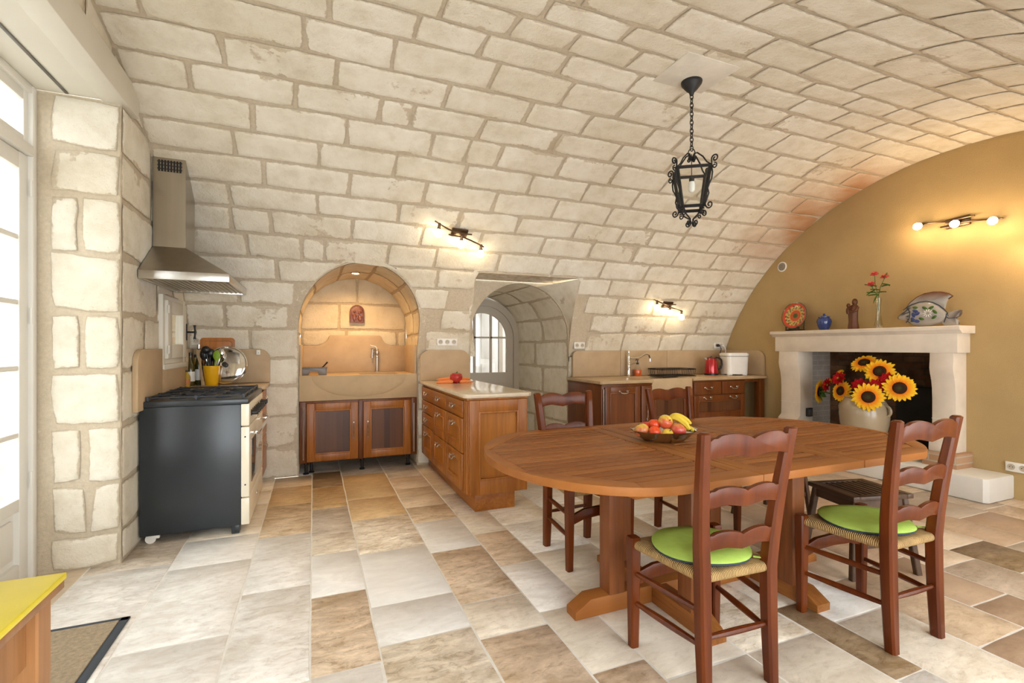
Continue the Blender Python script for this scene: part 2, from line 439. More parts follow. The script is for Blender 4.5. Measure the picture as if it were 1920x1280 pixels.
class Surf:
    def __init__(s): s.v = []; s.f = []; s.e = []; s.t = []; s.st = []
    def pt(s, co, e=0, t=.5, st=0): s.v.append(tuple(co)); s.e.append(e); s.t.append(t); s.st.append(st); return len(s.v) - 1
    def build(s, name, mat, kind=True, cols=None):
        me = bpy.data.meshes.new(name); me.from_pydata(s.v, [], s.f); me.update()
        for nm, arr in (('edge', s.e), ('tint', s.t), ('stain', s.st)):
            a = me.attributes.new(nm, 'FLOAT', 'POINT'); a.data.foreach_set('value', arr)
        if cols:
            for nm, arr in cols.items():
                if isinstance(arr[0], tuple):
                    a = me.color_attributes.new(nm, 'FLOAT_COLOR', 'POINT')
                    a.data.foreach_set('color', [x for c in arr for x in (*c, 1)])
                else:
                    a = me.attributes.new(nm, 'FLOAT', 'POINT'); a.data.foreach_set('value', arr)
        me.shade_smooth(); me.set_sharp_from_angle(angle=math.radians(50))
        me.materials.append(MT[mat]); o = bpy.data.objects.new(name, me); COL.objects.link(o)
        o['kind'] = 'structure'; return o

class Hole:
    def __init__(s, c, fn, bb): s.c = c; s.fn = fn; s.bb = bb
    def bd(s, dx, dy):
        lo, hi = 0., 3.
        for _ in range(22):
            m = (lo + hi) / 2
            if s.fn(s.c[0] + dx * m, s.c[1] + dy * m): lo = m
            else: hi = m
        return lo
    def snap(s, u, v, mg):
        dx, dy = u - s.c[0], v - s.c[1]; d = math.hypot(dx, dy)
        if d < 1e-6: return u, v
        dx /= d; dy /= d; b = s.bd(dx, dy) + mg
        return (s.c[0] + dx * b, s.c[1] + dy * b) if d < b else (u, v)
    def near(s, u0, u1, v0, v1): return not (u1 < s.bb[0] or u0 > s.bb[1] or v1 < s.bb[2] or v0 > s.bb[3])

def base_grid(S, mapf, us, vs, holes=(), off=-.004):
    idx = {}
    for i, u in enumerate(us):
        for j, v in enumerate(vs):
            ins = False; a, b = u, v
            for h in holes:
                if h.fn(u, v): ins = True; a, b = h.snap(u, v, 0)
            idx[i, j] = (S.pt(mapf(a, b, off), 0, RND.random()), ins)
    for i in range(len(us) - 1):
        for j in range(len(vs) - 1):
            q = [idx[i, j], idx[i + 1, j], idx[i + 1, j + 1], idx[i, j + 1]]
            if all(x[1] for x in q): continue
            S.f.append([x[0] for x in q])

def add_block(S, mapf, u0, u1, v0, v1, rnd, holes=(), gap=.010, dep=.004, tint=None, stain=None, rag=.0045):
    hs = [h for h in holes if h.near(u0 - .1, u1 + .1, v0 - .1, v1 + .1)]
    if u1 - u0 < .06 or v1 - v0 < .06: return
    cu, cv = (u0 + u1) / 2, (v0 + v1) / 2
    for h in hs:
        smp = [h.fn(u0 + (u1 - u0) * a, v0 + (v1 - v0) * b) for a in (.1, .3, .5, .7, .9) for b in (.15, .5, .85)]
        if sum(smp) > 8: return
    tint = rnd.random() if tint is None else tint
    hw, hh = (u1 - u0) / 2 - gap, (v1 - v0) / 2 - gap
    r = min(.016, hw * .5, hh * .5)
    nu = max(2, int(hw * 2 / .075)); nv = max(2, int(hh * 2 / .075))
    prm = []
    for k in range(nu): prm.append((0, k / nu))
    for k in range(nv): prm.append((1, k / nv))
    for k in range(nu): prm.append((2, k / nu))
    for k in range(nv): prm.append((3, k / nv))
    jit = [max(-1.3, min(1.3, rnd.gauss(0, 1))) * rag for _ in prm]; jit = [(a + b) * .6 for a, b in zip(jit, jit[1:] + jit[:1])]
    skew = [rnd.uniform(-.008, .008) for _ in range(4)]
    rings = []
    for ins, d, e in ((0, 0, 0.05), (.007, dep, .40), (.036, dep * 1.1, 1.0)):
        ring = []; uvs = []
        for (sd, q), jj in zip(prm, jit):
            a = max(hw - ins + jj * (1 if ins < .03 else .4), .012); b = max(hh - ins + jj * (1 if ins < .03 else .4), .012)
            rr = max(min(r, a * .8, b * .8) - ins * .3, .004)
            x, y = {0: (-a + 2 * a * q, -b), 1: (a, -b + 2 * b * q), 2: (a - 2 * a * q, b), 3: (-a, b - 2 * b * q)}[sd]
            # round the corners
            ex, ey = abs(x) - (a - rr), abs(y) - (b - rr)
            if ex > 0 and ey > 0:
                l = math.hypot(ex, ey); k = rr / l if l > 1e-6 else 1
                x = math.copysign(a - rr + ex * min(k, 1), x); y = math.copysign(b - rr + ey * min(k, 1), y)
            u, v = cu + x + skew[0] * y / hh, cv + y + skew[1] * x / hw
            for h in hs:
                u, v = h.snap(u, v, .010 + ins * .9)
            st = stain(u, v) if stain else 0
            ring.append(S.pt(mapf(u, v, d - .004 if e == 0 else d), e, tint, st)); ruv = (u, v); uvs.append(ruv)
        rings.append(ring)
    n = len(prm)
    for A, B in zip(rings, rings[1:]):
        for i in range(n): S.f.append([A[i], A[(i + 1) % n], B[(i + 1) % n], B[i]])
    c = S.pt(mapf(cu, cv, dep * 1.15), 1, tint, stain(cu, cv) if stain else 0)
    if hs:
        for tr in tessellate_polygon([[Vector((a, b, 0)) for a, b in uvs]]): S.f.append([rings[-1][k] for k in tr])
    else:
        for i in range(n): S.f.append([rings[-1][i], rings[-1][(i + 1) % n], c])

def rows(S, mapf, rowdef, ua, ub, rnd, holes=(), mean=.46, **kw):
    """rowdef: list of (v0, v1, known joints)"""
    for v0, v1, js in rowdef:
        J = sorted(j for j in js if ua < j < ub); pts = [ua]
        for a in J + [ub]:
            p = pts[-1]
            while a - p > mean * 1.75:
                p += mean * rnd.uniform(.72, 1.25); pts.append(p)
            if a - pts[-1] > .1: pts.append(a)
            elif a == ub: pts[-1] = ub
        for a, b in zip(pts, pts[1:]): add_block(S, mapf, a, b, v0, v1, rnd, holes, **kw)

def frange(a, b, st):
    n = max(1, int(round((b - a) / st))); return [a + (b - a) * i / n for i in range(n + 1)]

# --- openings in the vault
NX, NZ, NR = .45, 1.485, .585              # niche arch: centre, springing, radius
def sz(s): return CZ + RV * math.sin(s / RV)
def f_niche(u, s):
    z = sz(s)
    return abs(u - NX) < (NR if z < NZ else math.sqrt(max(0, NR * NR - (z - NZ) ** 2)))  and s < 3
PXL = lambda s: 1.547 + (2.03 - s) * .09
PXR = lambda s: 2.775 + (2.03 - s) * .125
def f_pass(u, s): return s < 2.03 and PXL(s) < u < PXR(s)
FILL_WINS = [(-.55, .75), (1.35, 2.75), (3.3, 4.7)]  # unseen windows added behind the camera to let in fill daylight
def f_fill_win(k): return lambda u, s: s > S1 - 1.15 and FILL_WINS[k][0] < u < FILL_WINS[k][1]
H_N = Hole((NX, 1.25), f_niche, (-.15, 1.05, .9, 2.1))
H_P = Hole((2.22, 1.3), f_pass, (1.5, 2.95, .9, 2.05))
H_W = [Hole(((a + b) / 2, S1 - .4), f_fill_win(k), (a, b, S1 - 1.2, S1 + .1)) for k, (a, b) in enumerate(FILL_WINS)]
VH = [H_N, H_P] + H_W

def m_vault(u, s, d):
    a = s / RV; return (u, CY + (RV - d) * math.cos(a), CZ + (RV - d) * math.sin(a))
S = Surf(); rv = random.Random(11)
base_grid(S, m_vault, frange(X0 - .1, X1 + .1, .05), frange(S0 - .02, S1 + .02, .06), VH)
KN = {2.279: [-.61, -.33, .31, .93, 1.5, 2.17, 2.75], 2.04: [-.52, -.1, .09, 1.1, 1.75, 2.4, 3.0], 2.512: [-.6, .03, .69, 1.25, 1.83, 2.46, 3.02],
      2.728: [-.35, .27, .88, 1.52, 2.13, 2.74, 3.26], 2.975: [-.52, .04, .6, 1.17, 1.78, 2.34, 2.91, 3.5, 4.07], 3.211: [-.38, .22, .84, 1.13, 1.4, 1.97, 2.52, 3.1],
      3.468: [-.7, -.11, .43, .65, 1.17, 1.8, 2.38, 2.98, 3.55, 4.14], 3.7: [-.49, .13, .84, 1.45, 1.95, 2.53, 2.85, 3.4, 3.93, 4.48],
      3.943: [-.83, -.05, .45, 1.09, 1.64, 2.13, 2.64, 3.16, 3.72, 4.34], 4.213: [.08, .54, .94, 1.48, 2.03, 2.44, 2.98, 3.45, 4.09, 4.57],
      4.43: [.64, 1.05, 1.43, 1.87, 2.87, 3.35, 3.84, 4.31, 4.84], 4.63: [1.16, 1.68, 2.24, 2.72, 3.19, 3.68, 4.14, 4.5, 5.07],
      4.815: [1.29, 1.83, 2.48, 2.96, 3.5, 4.2], 5.09: [2.16, 2.69, 3.26, 3.92], 1.81: [-.3, .25, 1.15, 3.2, 3.75, 4.3], 1.565: [-.62, 1.3, 3.4, 3.95], 1.32: [-.75, 1.25, 3.1, 3.6]}
SL = [S0, 1.32, 1.565, 1.81, 2.04, 2.279, 2.512, 2.728, 2.975, 3.211, 3.468, 3.70, 3.943, 4.213, 4.43, 4.63, 4.815, 5.09, 5.36, 5.63, 5.92, 6.2, 6.48, 6.76, 7.04, 7.32, 7.6, 7.9, S1]
def vstain_glow(u, s):  # smoke stain plus orange lamp glow, coloured into blocks by the ochre wall
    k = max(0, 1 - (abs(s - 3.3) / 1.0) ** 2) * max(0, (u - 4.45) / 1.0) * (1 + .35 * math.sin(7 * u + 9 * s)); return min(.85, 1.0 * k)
rows(S, m_vault, [(a, b, KN.get(round(a, 3), [])) for a, b in zip(SL, SL[1:])], X0, X1, rv, VH, mean=.52, stain=vstain_glow)
def rim(S, mapf, h, smin, w=.06):
    N = 260; ang = [2 * PI * k / N for k in range(N)]
    pr = None
    for k in range(N + 1):
        dx, dy = math.cos(ang[k % N]), math.sin(ang[k % N]); b = h.bd(dx, dy)
        p, q = (h.c[0] + dx * b, h.c[1] + dy * b), (h.c[0] + dx * (b + w), h.c[1] + dy * (b + w))
        cur = (p, q) if p[1] > smin - .1 and q[1] > smin - .1 else None
        if pr and cur:
            S.f.append([S.pt(mapf(*pr[0], .0015), .1), S.pt(mapf(*pr[1], -.003), .1), S.pt(mapf(*cur[1], -.003), .1), S.pt(mapf(*cur[0], .0015), .1)])
        pr = cur
rim(S, m_vault, H_N, S0); rim(S, m_vault, H_P, S0)
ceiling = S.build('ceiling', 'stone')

# --- back wall below the springing, lunette round the passage, and its embrasure
S = Surf(); rb = random.Random(5)
m_back = lambda u, v, d: (u, YB - d, v)
RB = [(0, .3, []), (.3, .6, []), (.6, .9, []), (.9, 1.171, [])]
for a, b in ((X0, NX - NR), (NX + NR, 1.641), (2.9, X1)):
    base_grid(S, m_back, frange(a, b, .2), frange(0, 1.19, .2)); rows(S, m_back, RB, a, b, rb, mean=.45)
PC, PR, PZ = 2.27, .63, 1.395
def f_arch(u, z): return abs(u - PC) < (PR if z < PZ else math.sqrt(max(0, PR * PR - (z - PZ) ** 2)))
H_A = Hole((PC, 1.2), f_arch, (1.6, 2.95, .5, 2.1))
base_grid(S, m_back, frange(1.5, 3.0, .05), frange(1.1, 2.1, .05), [H_A])
# soffit over the passage and the two cheeks
zs = sz(2.03)
def quadgrid(S, P, n, m, e=0):
    g = [[S.pt(P(i / n, j / m), e, .5) for j in range(m + 1)] for i in range(n + 1)]
    for i in range(n):
        for j in range(m): S.f.append([g[i][j], g[i + 1][j], g[i + 1][j + 1], g[i][j + 1]])
yv = CY + math.sqrt(RV ** 2 - (zs - CZ) ** 2)
quadgrid(S, lambda i, j: (PXL(2.03) + (PXR(2.03) - PXL(2.03)) * i + (.05 * (2 * i - .6)) * j, yv + (YB - yv) * j, zs), 10, 4, .35)
def cheek(PX, dx):
    def P(i, j):
        s = S0 + (2.03 - S0) * i; q = m_vault(PX(s), s, 0); return (q[0] + dx * j, q[1] + (YB - q[1]) * j, q[2])
    return P
quadgrid(S, cheek(PXL, .06), 8, 4, .4)
def splay(i, j):
    a = math.radians(72 * (1 - i / .62)) if i < .62 else 0
    za = PZ + PR * math.sin(a) if i < .62 else PZ - (PZ - 1.17) * (i - .62) / .38
    A = (PC + PR * math.cos(a), YB - .004, min(za, zs - .004)); s = 2.03 - (2.03 - S0) * i; B = m_vault(PXR(s), s, 0)
    k = j; return tuple(p + (q - p) * k for p, q in zip(A, B))
quadgrid(S, splay, 24, 10, .62)
S.build('wall_back', 'stone')

def tunnel(name, C, R, Z, Yfront, Yend, taper, mat, seed, courses, blkY):
    """side walls and round roof of a recess; v runs along the section, u from front to back"""
    S = Surf(); L1 = Z; L2 = PI * R; tot = 2 * L1 + L2; rr = random.Random(seed)
    def sec(v, d):
        if v < L1: return (C - R + d, v)
        if v < L1 + L2:
            a = PI - (v - L1) / R; return (C + (R - d) * math.cos(a), Z + (R - d) * math.sin(a))
        return (C + R - d, tot - v)
    def mp(u, v, d):
        x, z = sec(v, d); yf = Yfront(z); y = yf + (Yend - yf) * u
        x = C + (x - C) * (1 - taper * max(0, (y - YB)) / (Yend - YB)); return (x, y, z)
    base_grid(S, mp, frange(0, 1, .1), frange(0, tot, .06))
    cr = [0] + courses + [tot]
    for a, b in zip(cr, cr[1:]):
        js = [0.0] + [blkY + rr.uniform(-.12, .12)] + [1.0]
        for p, q in zip(js, js[1:]): add_block(S, lambda u, v, d: mp(u, v, d), p + .004, q - .004, a, b, rr, gap=.011, dep=.004, rag=.003)
    return S.build(name, mat)
def y_front(z): return YB if z < 1.171 else CY + math.sqrt(RV ** 2 - (z - CZ) ** 2)
NEND = 5.86
tunnel('wall_niche', NX, NR, NZ, y_front, NEND, 0, 'niche', 3, [.35, .7, 1.05, 1.40, 1.62, 1.9, 2.2, 2.52, 2.85, 3.15, 3.40, 3.75, 4.1, 4.45], .5)
tunnel('wall_passage', PC, PR, PZ, lambda z: YB, 6.75, .13, 'stone', 4, [.34, .68, 1.02, 1.33, 1.62, 1.92, 2.22, 2.52, 2.82, 3.12, 3.42, 3.75, 4.1, 4.43], .45)
S = Surf(); rn = random.Random(9); m_nb = lambda u, v, d: (u, NEND - d, v)
base_grid(S, m_nb, frange(NX - NR, NX + NR, .1), frange(0, 2.12, .1))
rows(S, m_nb, [(0, .5, []), (.5, 1.0, []), (1.0, 1.28, []), (1.28, 1.475, [.93, .35]), (1.475, 1.775, [.27]), (1.775, 2.1, [.47])], NX - NR, NX + NR, rn, mean=.6, dep=.004)
S.build('wall_niche_end', 'niche')

# --- left end wall with the garden-door embrasure and the small window
EY0, EY1, EZ, EX = 1.86, 3.5, 2.72, -1.45
WY0, WY1, WZ0, WZ1 = 4.26, 4.86, 1.17, 1.65
S = Surf(); rl = random.Random(21); m_left = lambda u, v, d: (X0 + d, u, v)
def rect_wall(S, mp, ua, ub, va, vb, ops, st=.15):
    us = sorted(set(frange(ua, ub, st) + [x for o in ops for x in o[:2]])); vs = sorted(set(frange(va, vb, st) + [x for o in ops for x in o[2:]]))
    g = {(i, j): S.pt(mp(u, v, -.004), 0, .5) for i, u in enumerate(us) for j, v in enumerate(vs)}
    for i in range(len(us) - 1):
        for j in range(len(vs) - 1):
            cu, cv = (us[i] + us[i + 1]) / 2, (vs[j] + vs[j + 1]) / 2
            if any(o[0] < cu < o[1] and o[2] < cv < o[3] for o in ops): continue
            S.f.append([g[i, j], g[i + 1, j], g[i + 1, j + 1], g[i, j + 1]])
OPS = [(EY0, EY1, -.02, EZ), (WY0, WY1, WZ0, WZ1)]
rect_wall(S, m_left, YF - .1, YB + .1, 0, 3.2, OPS)
PRZ = [0, .2, .49, .82, 1.14, 1.476, 1.817, 2.15, 2.42, 2.72]
holeW = Hole(((WY0 + WY1) / 2, (WZ0 + WZ1) / 2), lambda u, v: WY0 - .02 < u < WY1 + .02 and WZ0 - .02 < v < WZ1 + .02, (WY0, WY1, WZ0, WZ1))
rows(S, m_left, [(a, b, [3.5 + rl.uniform(.3, .8)]) for a, b in zip(PRZ, PRZ[1:])], EY1, YB, rl, [holeW], mean=.5, gap=.016, rag=.008)
rows(S, m_left, [(2.72, 2.9, []), (2.9, 3.1, [])], EY0 - .3, YB, rl, mean=.5, gap=.014, rag=.006)
# reveals of the embrasure
m_rev = lambda u, v, d: (u, EY1 - d, v)
base_grid(S, m_rev, frange(EX - .15, X0, .1), frange(0, EZ, .1))
RJ = {1.817: [-1.24], 1.14: [-1.23], .49: [-1.22], .2: [-1.2]}
rows(S, m_rev, [(a, b, RJ.get(a, [])) for a, b in zip(PRZ, PRZ[1:])], EX + .07, X0 + .005, random.Random(2), mean=.6, gap=.015, rag=.007, dep=.007)
m_rev2 = lambda u, v, d: (u, EY0 + d, v)
base_grid(S, m_rev2, frange(EX - .15, X0, .1), frange(0, EZ, .1))
# window reveal
for P in (lambda i, j: (X0 - .3 * i, WY0, WZ0 + (WZ1 - WZ0) * j), lambda i, j: (X0 - .3 * i, WY1, WZ0 + (WZ1 - WZ0) * j),
          lambda i, j: (X0 - .3 * i, WY0 + (WY1 - WY0) * j, WZ0), lambda i, j: (X0 - .3 * i, WY0 + (WY1 - WY0) * j, WZ1)):
    quadgrid(S, P, 3, 4)
S.build('wall_left', 'stone')
bm = BM()                                   # outer leaf of the same wall
add_box(bm, -1.6, -1.46, EY1 + .02, 5.3, 0, 1.17); add_box(bm, -1.6, -1.46, EY1 + .02, 5.3, 1.65, 3.2)
add_box(bm, -1.6, -1.46, EY1 + .02, WY0, 1.17, 1.65); add_box(bm, -1.6, -1.46, WY1, 5.3, 1.17, 1.65)
add_box(bm, -1.6, -1.46, YF, EY0 - .02, 0, 3.2); add_box(bm, -1.6, -1.46, EY0 - .02, EY1 + .02, EZ + .04, 3.2)
struct('wall_left_outer', bm, 'concrete')
bm = BM(); add_box(bm, EX - .12, X0 - .03, EY0 - .02, EY1 + .0, EZ, EZ + .035)
struct('trim_1', bm, 'cream')               # boarded soffit of the embrasure
bm = BM(); add_box(bm, -1.30, -1.285, EY0, EY1 - .02, EZ - .008, EZ + .001, .002); struct('trim_2', bm, 'grey')
bm = BM(); add_box(bm, X0 - .09, X0 + .035, EY0 - .25, 3.69, EZ - .012, EZ + .165, .006); struct('trim_3', bm, 'cream')

# --- right end wall: ochre plaster, fireplace opening
bm = BM(); FY0, FY1, FZ0, FZ1 = 2.55, 4.0, .20, 1.235
for a, b, c, d in ((YF - .1, FY0, 0, 3.2), (FY1, YB + .1, 0, 3.2), (FY0, FY1, FZ1, 3.2), (FY0, FY1, 0, FZ0)):
    add_box(bm, X1, X1 + .12, a, b, c, d)
bmesh.ops.remove_doubles(bm, verts=bm.verts, dist=.0005)
struct('wall_right', bm, 'ochre')
# --- long wall behind the camera, with three tall windows added for fill light
bm = BM(); xs = [X0 - .1] + [x for w in FILL_WINS for x in w] + [X1 + .1]
for a, b in zip(xs[::2], xs[1::2]): add_box(bm, a, b, YF - .5, YF - .38, 0, 2.35); add_box(bm, a, b, YF - .38, YF, 0, 1.16)
for a, b in FILL_WINS:
    add_box(bm, a - .02, b + .02, YF - .5, YF + .52, 2.16, 2.3); add_box(bm, a, b, YF - .5, YF, -.02, .12)
    cv = [(CY - math.sqrt(RV ** 2 - (z - CZ) ** 2) + .006, z) for z in frange(1.1, 2.25, .1)]
    for x in (a, b): add_prism(bm, [(YF - .38, 1.1)] + cv + [(YF - .38, 2.25)], 'X', x - .03, x + .03)
add_box(bm, X0 - .1, X1 + .1, YF - .5, YF - .4, 2.3, 3.3)
struct('wall_front', bm, 'plaster')

# ------------------------------------------------------------------ floor
W_, C_, T_, O_, G_, D_, P_ = (.84, .825, .79), (.73, .665, .56), (.58, .47, .335), (.56, .40, .215), (.50, .44, .37), (.25, .18, .11), (.62, .50, .375)
XC = [-2.3, -1.65, -1.2, -.773, -.344, -.013, .257, .671, 1.006, 1.257, 1.675, 2.07, 2.245, 2.62, 3.0, 3.33, 3.70, 4.10, 4.45, 4.86, 5.2, 5.7]
FT = {2: [(-.3, 1.2, W_, .3), (1.2, 2.3, W_, .3), (2.3, 3.395, W_, .5), (3.395, 4.6, G_, .9)],
 3: [(-.3, .9, W_, .2), (.9, 1.7, W_, .3), (1.7, 2.464, W_, .35), (2.464, 3.289, W_, .4), (3.289, 3.722, W_, .3), (3.722, 4.4, C_, .5)],
 4: [(-.3, 1.2, W_, .3), (1.2, 2.0, W_, .3), (2.0, 2.817, W_, .5), (2.817, 3.605, W_, .4), (3.605, 4.294, T_, .9), (4.294, 4.839, O_, .5), (4.839, 5.202, T_, .4)],
 5: [(-.3, 1.2, C_, .5), (1.2, 2.009, W_, .3), (2.009, 2.648, P_, 1), (2.648, 3.183, W_, .15), (3.183, 3.519, C_, .8), (3.519, 4.084, G_, .7), (4.084, 4.706, O_, .7), (4.706, 5.258, D_, 1), (5.258, 6, G_, .6)],
 6: [(-.3, 1.3, C_, .6), (1.3, 2.11, C_, .9), (2.11, 2.44, W_, .2), (2.44, 3.089, W_, .1), (3.089, 3.71, C_, 1), (3.71, 4.224, (.62, .45, .25), .5), (4.224, 5.028, O_, .4), (5.028, 6, G_, .6)],
 7: [(-.3, 1.2, C_, .6), (1.2, 1.995, P_, .8), (1.995, 2.298, C_, .5), (2.298, 2.948, P_, .9), (2.948, 3.489, W_, .2), (3.489, 3.842, T_, .9), (3.842, 4.379, T_, .5), (4.379, 4.776, P_, .4), (4.776, 6, G_, .7)],
 8: [(-.3, 1.1, C_, .3), (1.1, 1.62, P_, .9), (1.62, 2.087, C_, .3), (2.087, 2.615, W_, .3), (2.615, 3.126, P_, .7), (3.126, 3.535, C_, .4), (3.535, 4.075, G_, .9), (4.075, 6, T_, .5)],
 9: [(-.3, .7, W_, .4), (.7, 1.48, C_, .3), (1.48, 2.198, C_, .25), (2.198, 2.7, C_, .3), (2.7, 3.207, W_, .5), (3.207, 4.2, C_, .5)],
 10: [(-.3, .6, C_, .5), (.6, 1.05, P_, .3), (1.05, 1.48, C_, .4), (1.48, 2.1, C_, .8), (2.1, 3.0, C_, .3)],
 11: [(-.3, .5, C_, .5), (.5, 1.14, W_, .4), (1.14, 1.68, D_, 1), (1.68, 2.5, C_, .4)],
 12: [(-.3, .8, C_, .4), (.8, 1.49, C_, .5), (1.49, 2.3, W_, .3)],
 16: [(-.3, .7, P_, .4), (.7, 1.41, P_, .4), (1.41, 1.75, D_, 1), (1.75, 2.4, P_, .2)]}
S = Surf(); tc, mo, rd = [], [], []; rf = random.Random(31)
def tile(a, b, c, d, col, m):
    g = .004; r_ = rf.random(); jit = lambda: rf.uniform(-.0025, .0025)
    cs = [(a + g, c + g), (b - g, c + g), (b - g, d - g), (a + g, d - g)]; out = []; inn = []
    mid = []
    for k in range(4):
        p, q = cs[k], cs[(k + 1) % 4]; n = max(2, int(math.dist(p, q) / .12))
        for i in range(n): mid.append((p[0] + (q[0] - p[0]) * i / n + jit(), p[1] + (q[1] - p[1]) * i / n + jit()))
    cx, cy = (a + b) / 2, (c + d) / 2
    for x, y in mid:
        out.append(S.pt((x, y, -.003))); l = math.hypot(cx - x, cy - y); inn.append(S.pt((x + (cx - x) / l * .006, y + (cy - y) / l * .006, 0)))
    n = len(mid)
    for i in range(n): S.f.append([out[i], out[(i + 1) % n], inn[(i + 1) % n], inn[i]])
    S.f.append(inn); k = 2 * n
    tc.extend([col] * k); mo.extend([m] * k); rd.extend([r_] * k)
for i in range(len(XC) - 1):
    a, b = XC[i], XC[i + 1]; L = list(FT.get(i, [])); y = L[-1][1] if L else -.3
    while y < 9.2:
        h = rf.uniform(.38, .72); far = i > 12
        col = rf.choice([(.56, .44, .32), (.60, .48, .36), (.52, .40, .28), (.47, .39, .31), (.45, .32, .22), (.50, .37, .26)] if far else [C_, C_, T_, P_, W_]); L.append((y, y + h, col, rf.choice([.2, .35, .6]))); y += h
    if not (-2 < a < 5.6): continue
    for c, d, col, m in L:
        k = rf.uniform(.94, 1.05); tile(a, b, c, d, tuple(x * k for x in col), m)
floor = S.build('floor', 'floor', cols={'tcol': tc, 'mot': mo, 'rnd': rd})
bm = BM(); add_box(bm, -2.3, 5.7, -.9, 9.2, -.08, -.0028); struct('floor_bed', bm, 'grout')
bm = BM(); add_box(bm, -14, -1.62, -8, 12, -.12, -.05); struct('ground_terrace', bm, 'concrete')
bm = BM(); add_box(bm, -5.3, -5.0, -4, 12, -.05, 4.6); struct('wall_courtyard', bm, 'plaster')  # outside wall, put in to cut the sky light through the garden door

# ------------------------------------------------------------------ openings: garden door, small window, arched door
def strut(bm, x0, x1, y0, y1, z0, z1, b=.006): add_box(bm, x0, x1, y0, y1, z0, z1, b)
GX = EX
door = bpy.data.objects.new('door_1', None); COL.objects.link(door); door.location = (GX, (EY0 + EY1) / 2, 0); door['kind'] = 'structure'
bm = BM()                                   # fixed frame, transom and its light
strut(bm, GX - .09, GX + .02, EY1 - .045, EY1, 0, EZ); strut(bm, GX - .09, GX + .02, EY0, EY0 + .045, 0, EZ)
strut(bm, GX - .088, GX + .018, EY0 + .04, EY1 - .04, EZ - .045, EZ - .001); strut(bm, GX - .088, GX + .025, EY0 + .04, EY1 - .04, 2.327, 2.385)
for y in (EY0 + .03, EY1 - .10): strut(bm, GX - .055, GX, y + .012, y + .057, 2.38, EZ - .03)
strut(bm, GX - .053, GX - .002, EY0 + .08, EY1 - .08, 2.38, 2.43); strut(bm, GX - .053, GX - .002, EY0 + .08, EY1 - .08, EZ - .1, EZ - .03)
strut(bm, GX - .045, GX - .01, 2.66, 2.70, 2.42, EZ - .1)
obj('door_frame', bm, 'white', door, True)
for k, (a, b) in enumerate(((EY0 + .045, 2.678), (2.682, EY1 - .045))):
    bm = BM()
    strut(bm, GX - .06, GX, a, a + .085, .01, 2.325); strut(bm, GX - .06, GX, b - .085, b, .01, 2.325)
    strut(bm, GX - .058, GX - .0015, a + .08, b - .08, 2.235, 2.323); strut(bm, GX - .058, GX - .0015, a + .08, b - .08, .012, .12); strut(bm, GX - .058, GX - .0015, a + .08, b - .08, .40, .47)
    for z in (.808, 1.165, 1.518, 1.867): strut(bm, GX - .05, GX - .006, a + .05, b - .05, z - .014, z + .014, .004)
    strut(bm, GX - .05, GX - .006, (a + b) / 2 - .014, (a + b) / 2 + .014, .45, 2.26, .004) if False else strut(bm, GX - .048, GX - .008, (a + b) / 2 - .014, (a + b) / 2 + .014, .45, 2.26, .004)
    add_box(bm, GX - .045, GX - .025, a + .05, b - .05, .1, .42); add_box(bm, GX - .03, GX - .012, a + .115, b - .115, .155, .365, .012)
    leaf = obj('door_leaf', bm, 'white', door, True)
    bm = BM(); add_box(bm, GX - .033, GX - .027, a + .06, b - .06, .44, 2.25); obj('pane', bm, 'glass', leaf, True)
bm = BM()
for z in (.55, 1.45, 2.15): add_tube(bm, [(GX + .012, EY1 - .045, z - .045), (GX + .012, EY1 - .045, z + .045)], .009, 8)
obj('hinge', bm, 'white', door, True)
bm = BM(); add_box(bm, GX - .033, GX - .027, EY0 + .06, EY1 - .06, 2.42, EZ - .08); obj('pane', bm, 'glass', door, True)

win = bpy.data.objects.new('window_1', None); COL.objects.link(win); win.location = (X0, 4.56, 1.17); win['kind'] = 'structure'
bm = BM(); xa, xb = X0 - .02, X0 + .03
strut(bm, xa, xb, WY0 - .03, WY0 + .03, WZ0 - .02, WZ1 + .02); strut(bm, xa, xb, WY1 - .03, WY1 + .03, WZ0 - .02, WZ1 + .02)
strut(bm, xa, xb - .002, WY0 + .025, WY1 - .025, WZ1 - .03, WZ1 + .018); strut(bm, xa, xb + .012, WY0 - .04, WY1 + .04, WZ0 - .06, WZ0 - .018); strut(bm, xa, xb - .002, WY0 + .025, WY1 - .025, WZ0 - .019, WZ0 + .03)
obj('window_frame', bm, 'cream', win, True)
bm = BM(); xa, xb = X0 - .005, X0 + .05
for a, b in ((WY0 + .02, WY0 + .13), (WY1 - .13, WY1 - .02)): strut(bm, xa, xb, a, b, WZ0 + .02, WZ1 - .02)
strut(bm, xa, xb - .002, WY0 + .125, WY1 - .125, WZ1 - .11, WZ1 - .021); strut(bm, xa, xb - .002, WY0 + .125, WY1 - .125, WZ0 + .021, WZ0 + .13)
cas = obj('casement', bm, 'cream', win, True)
bm = BM(); add_box(bm, X0 + .015, X0 + .021, WY0 + .1, WY1 - .1, WZ0 + .1, WZ1 - .1); obj('pane', bm, 'glass', cas, True)
bm = BM()
for z in (1.26, 1.56): add_tube(bm, [(X0 + .055, WY0 + .012, z - .03), (X0 + .055, WY0 + .012, z + .03)], .008, 8)
obj('hinge', bm, 'cream', cas, True)
bm = BM(); hy, hz = WY1 - .03, 1.405
add_box(bm, X0 + .05, X0 + .056, hy - .015, hy + .015, hz - .07, hz + .07, .003); add_tube(bm, [(X0 + .05, hy, hz), (X0 + .11, hy, hz)], .008, 8)
add_tube(bm, [(X0 + .11, hy, hz - .06), (X0 + .112, hy, hz - .03), (X0 + .115, hy, hz), (X0 + .112, hy, hz + .03), (X0 + .11, hy, hz + .06)], [.011, .007, .010, .007, .011], 8)
obj('handle', bm, 'iron', cas, True)

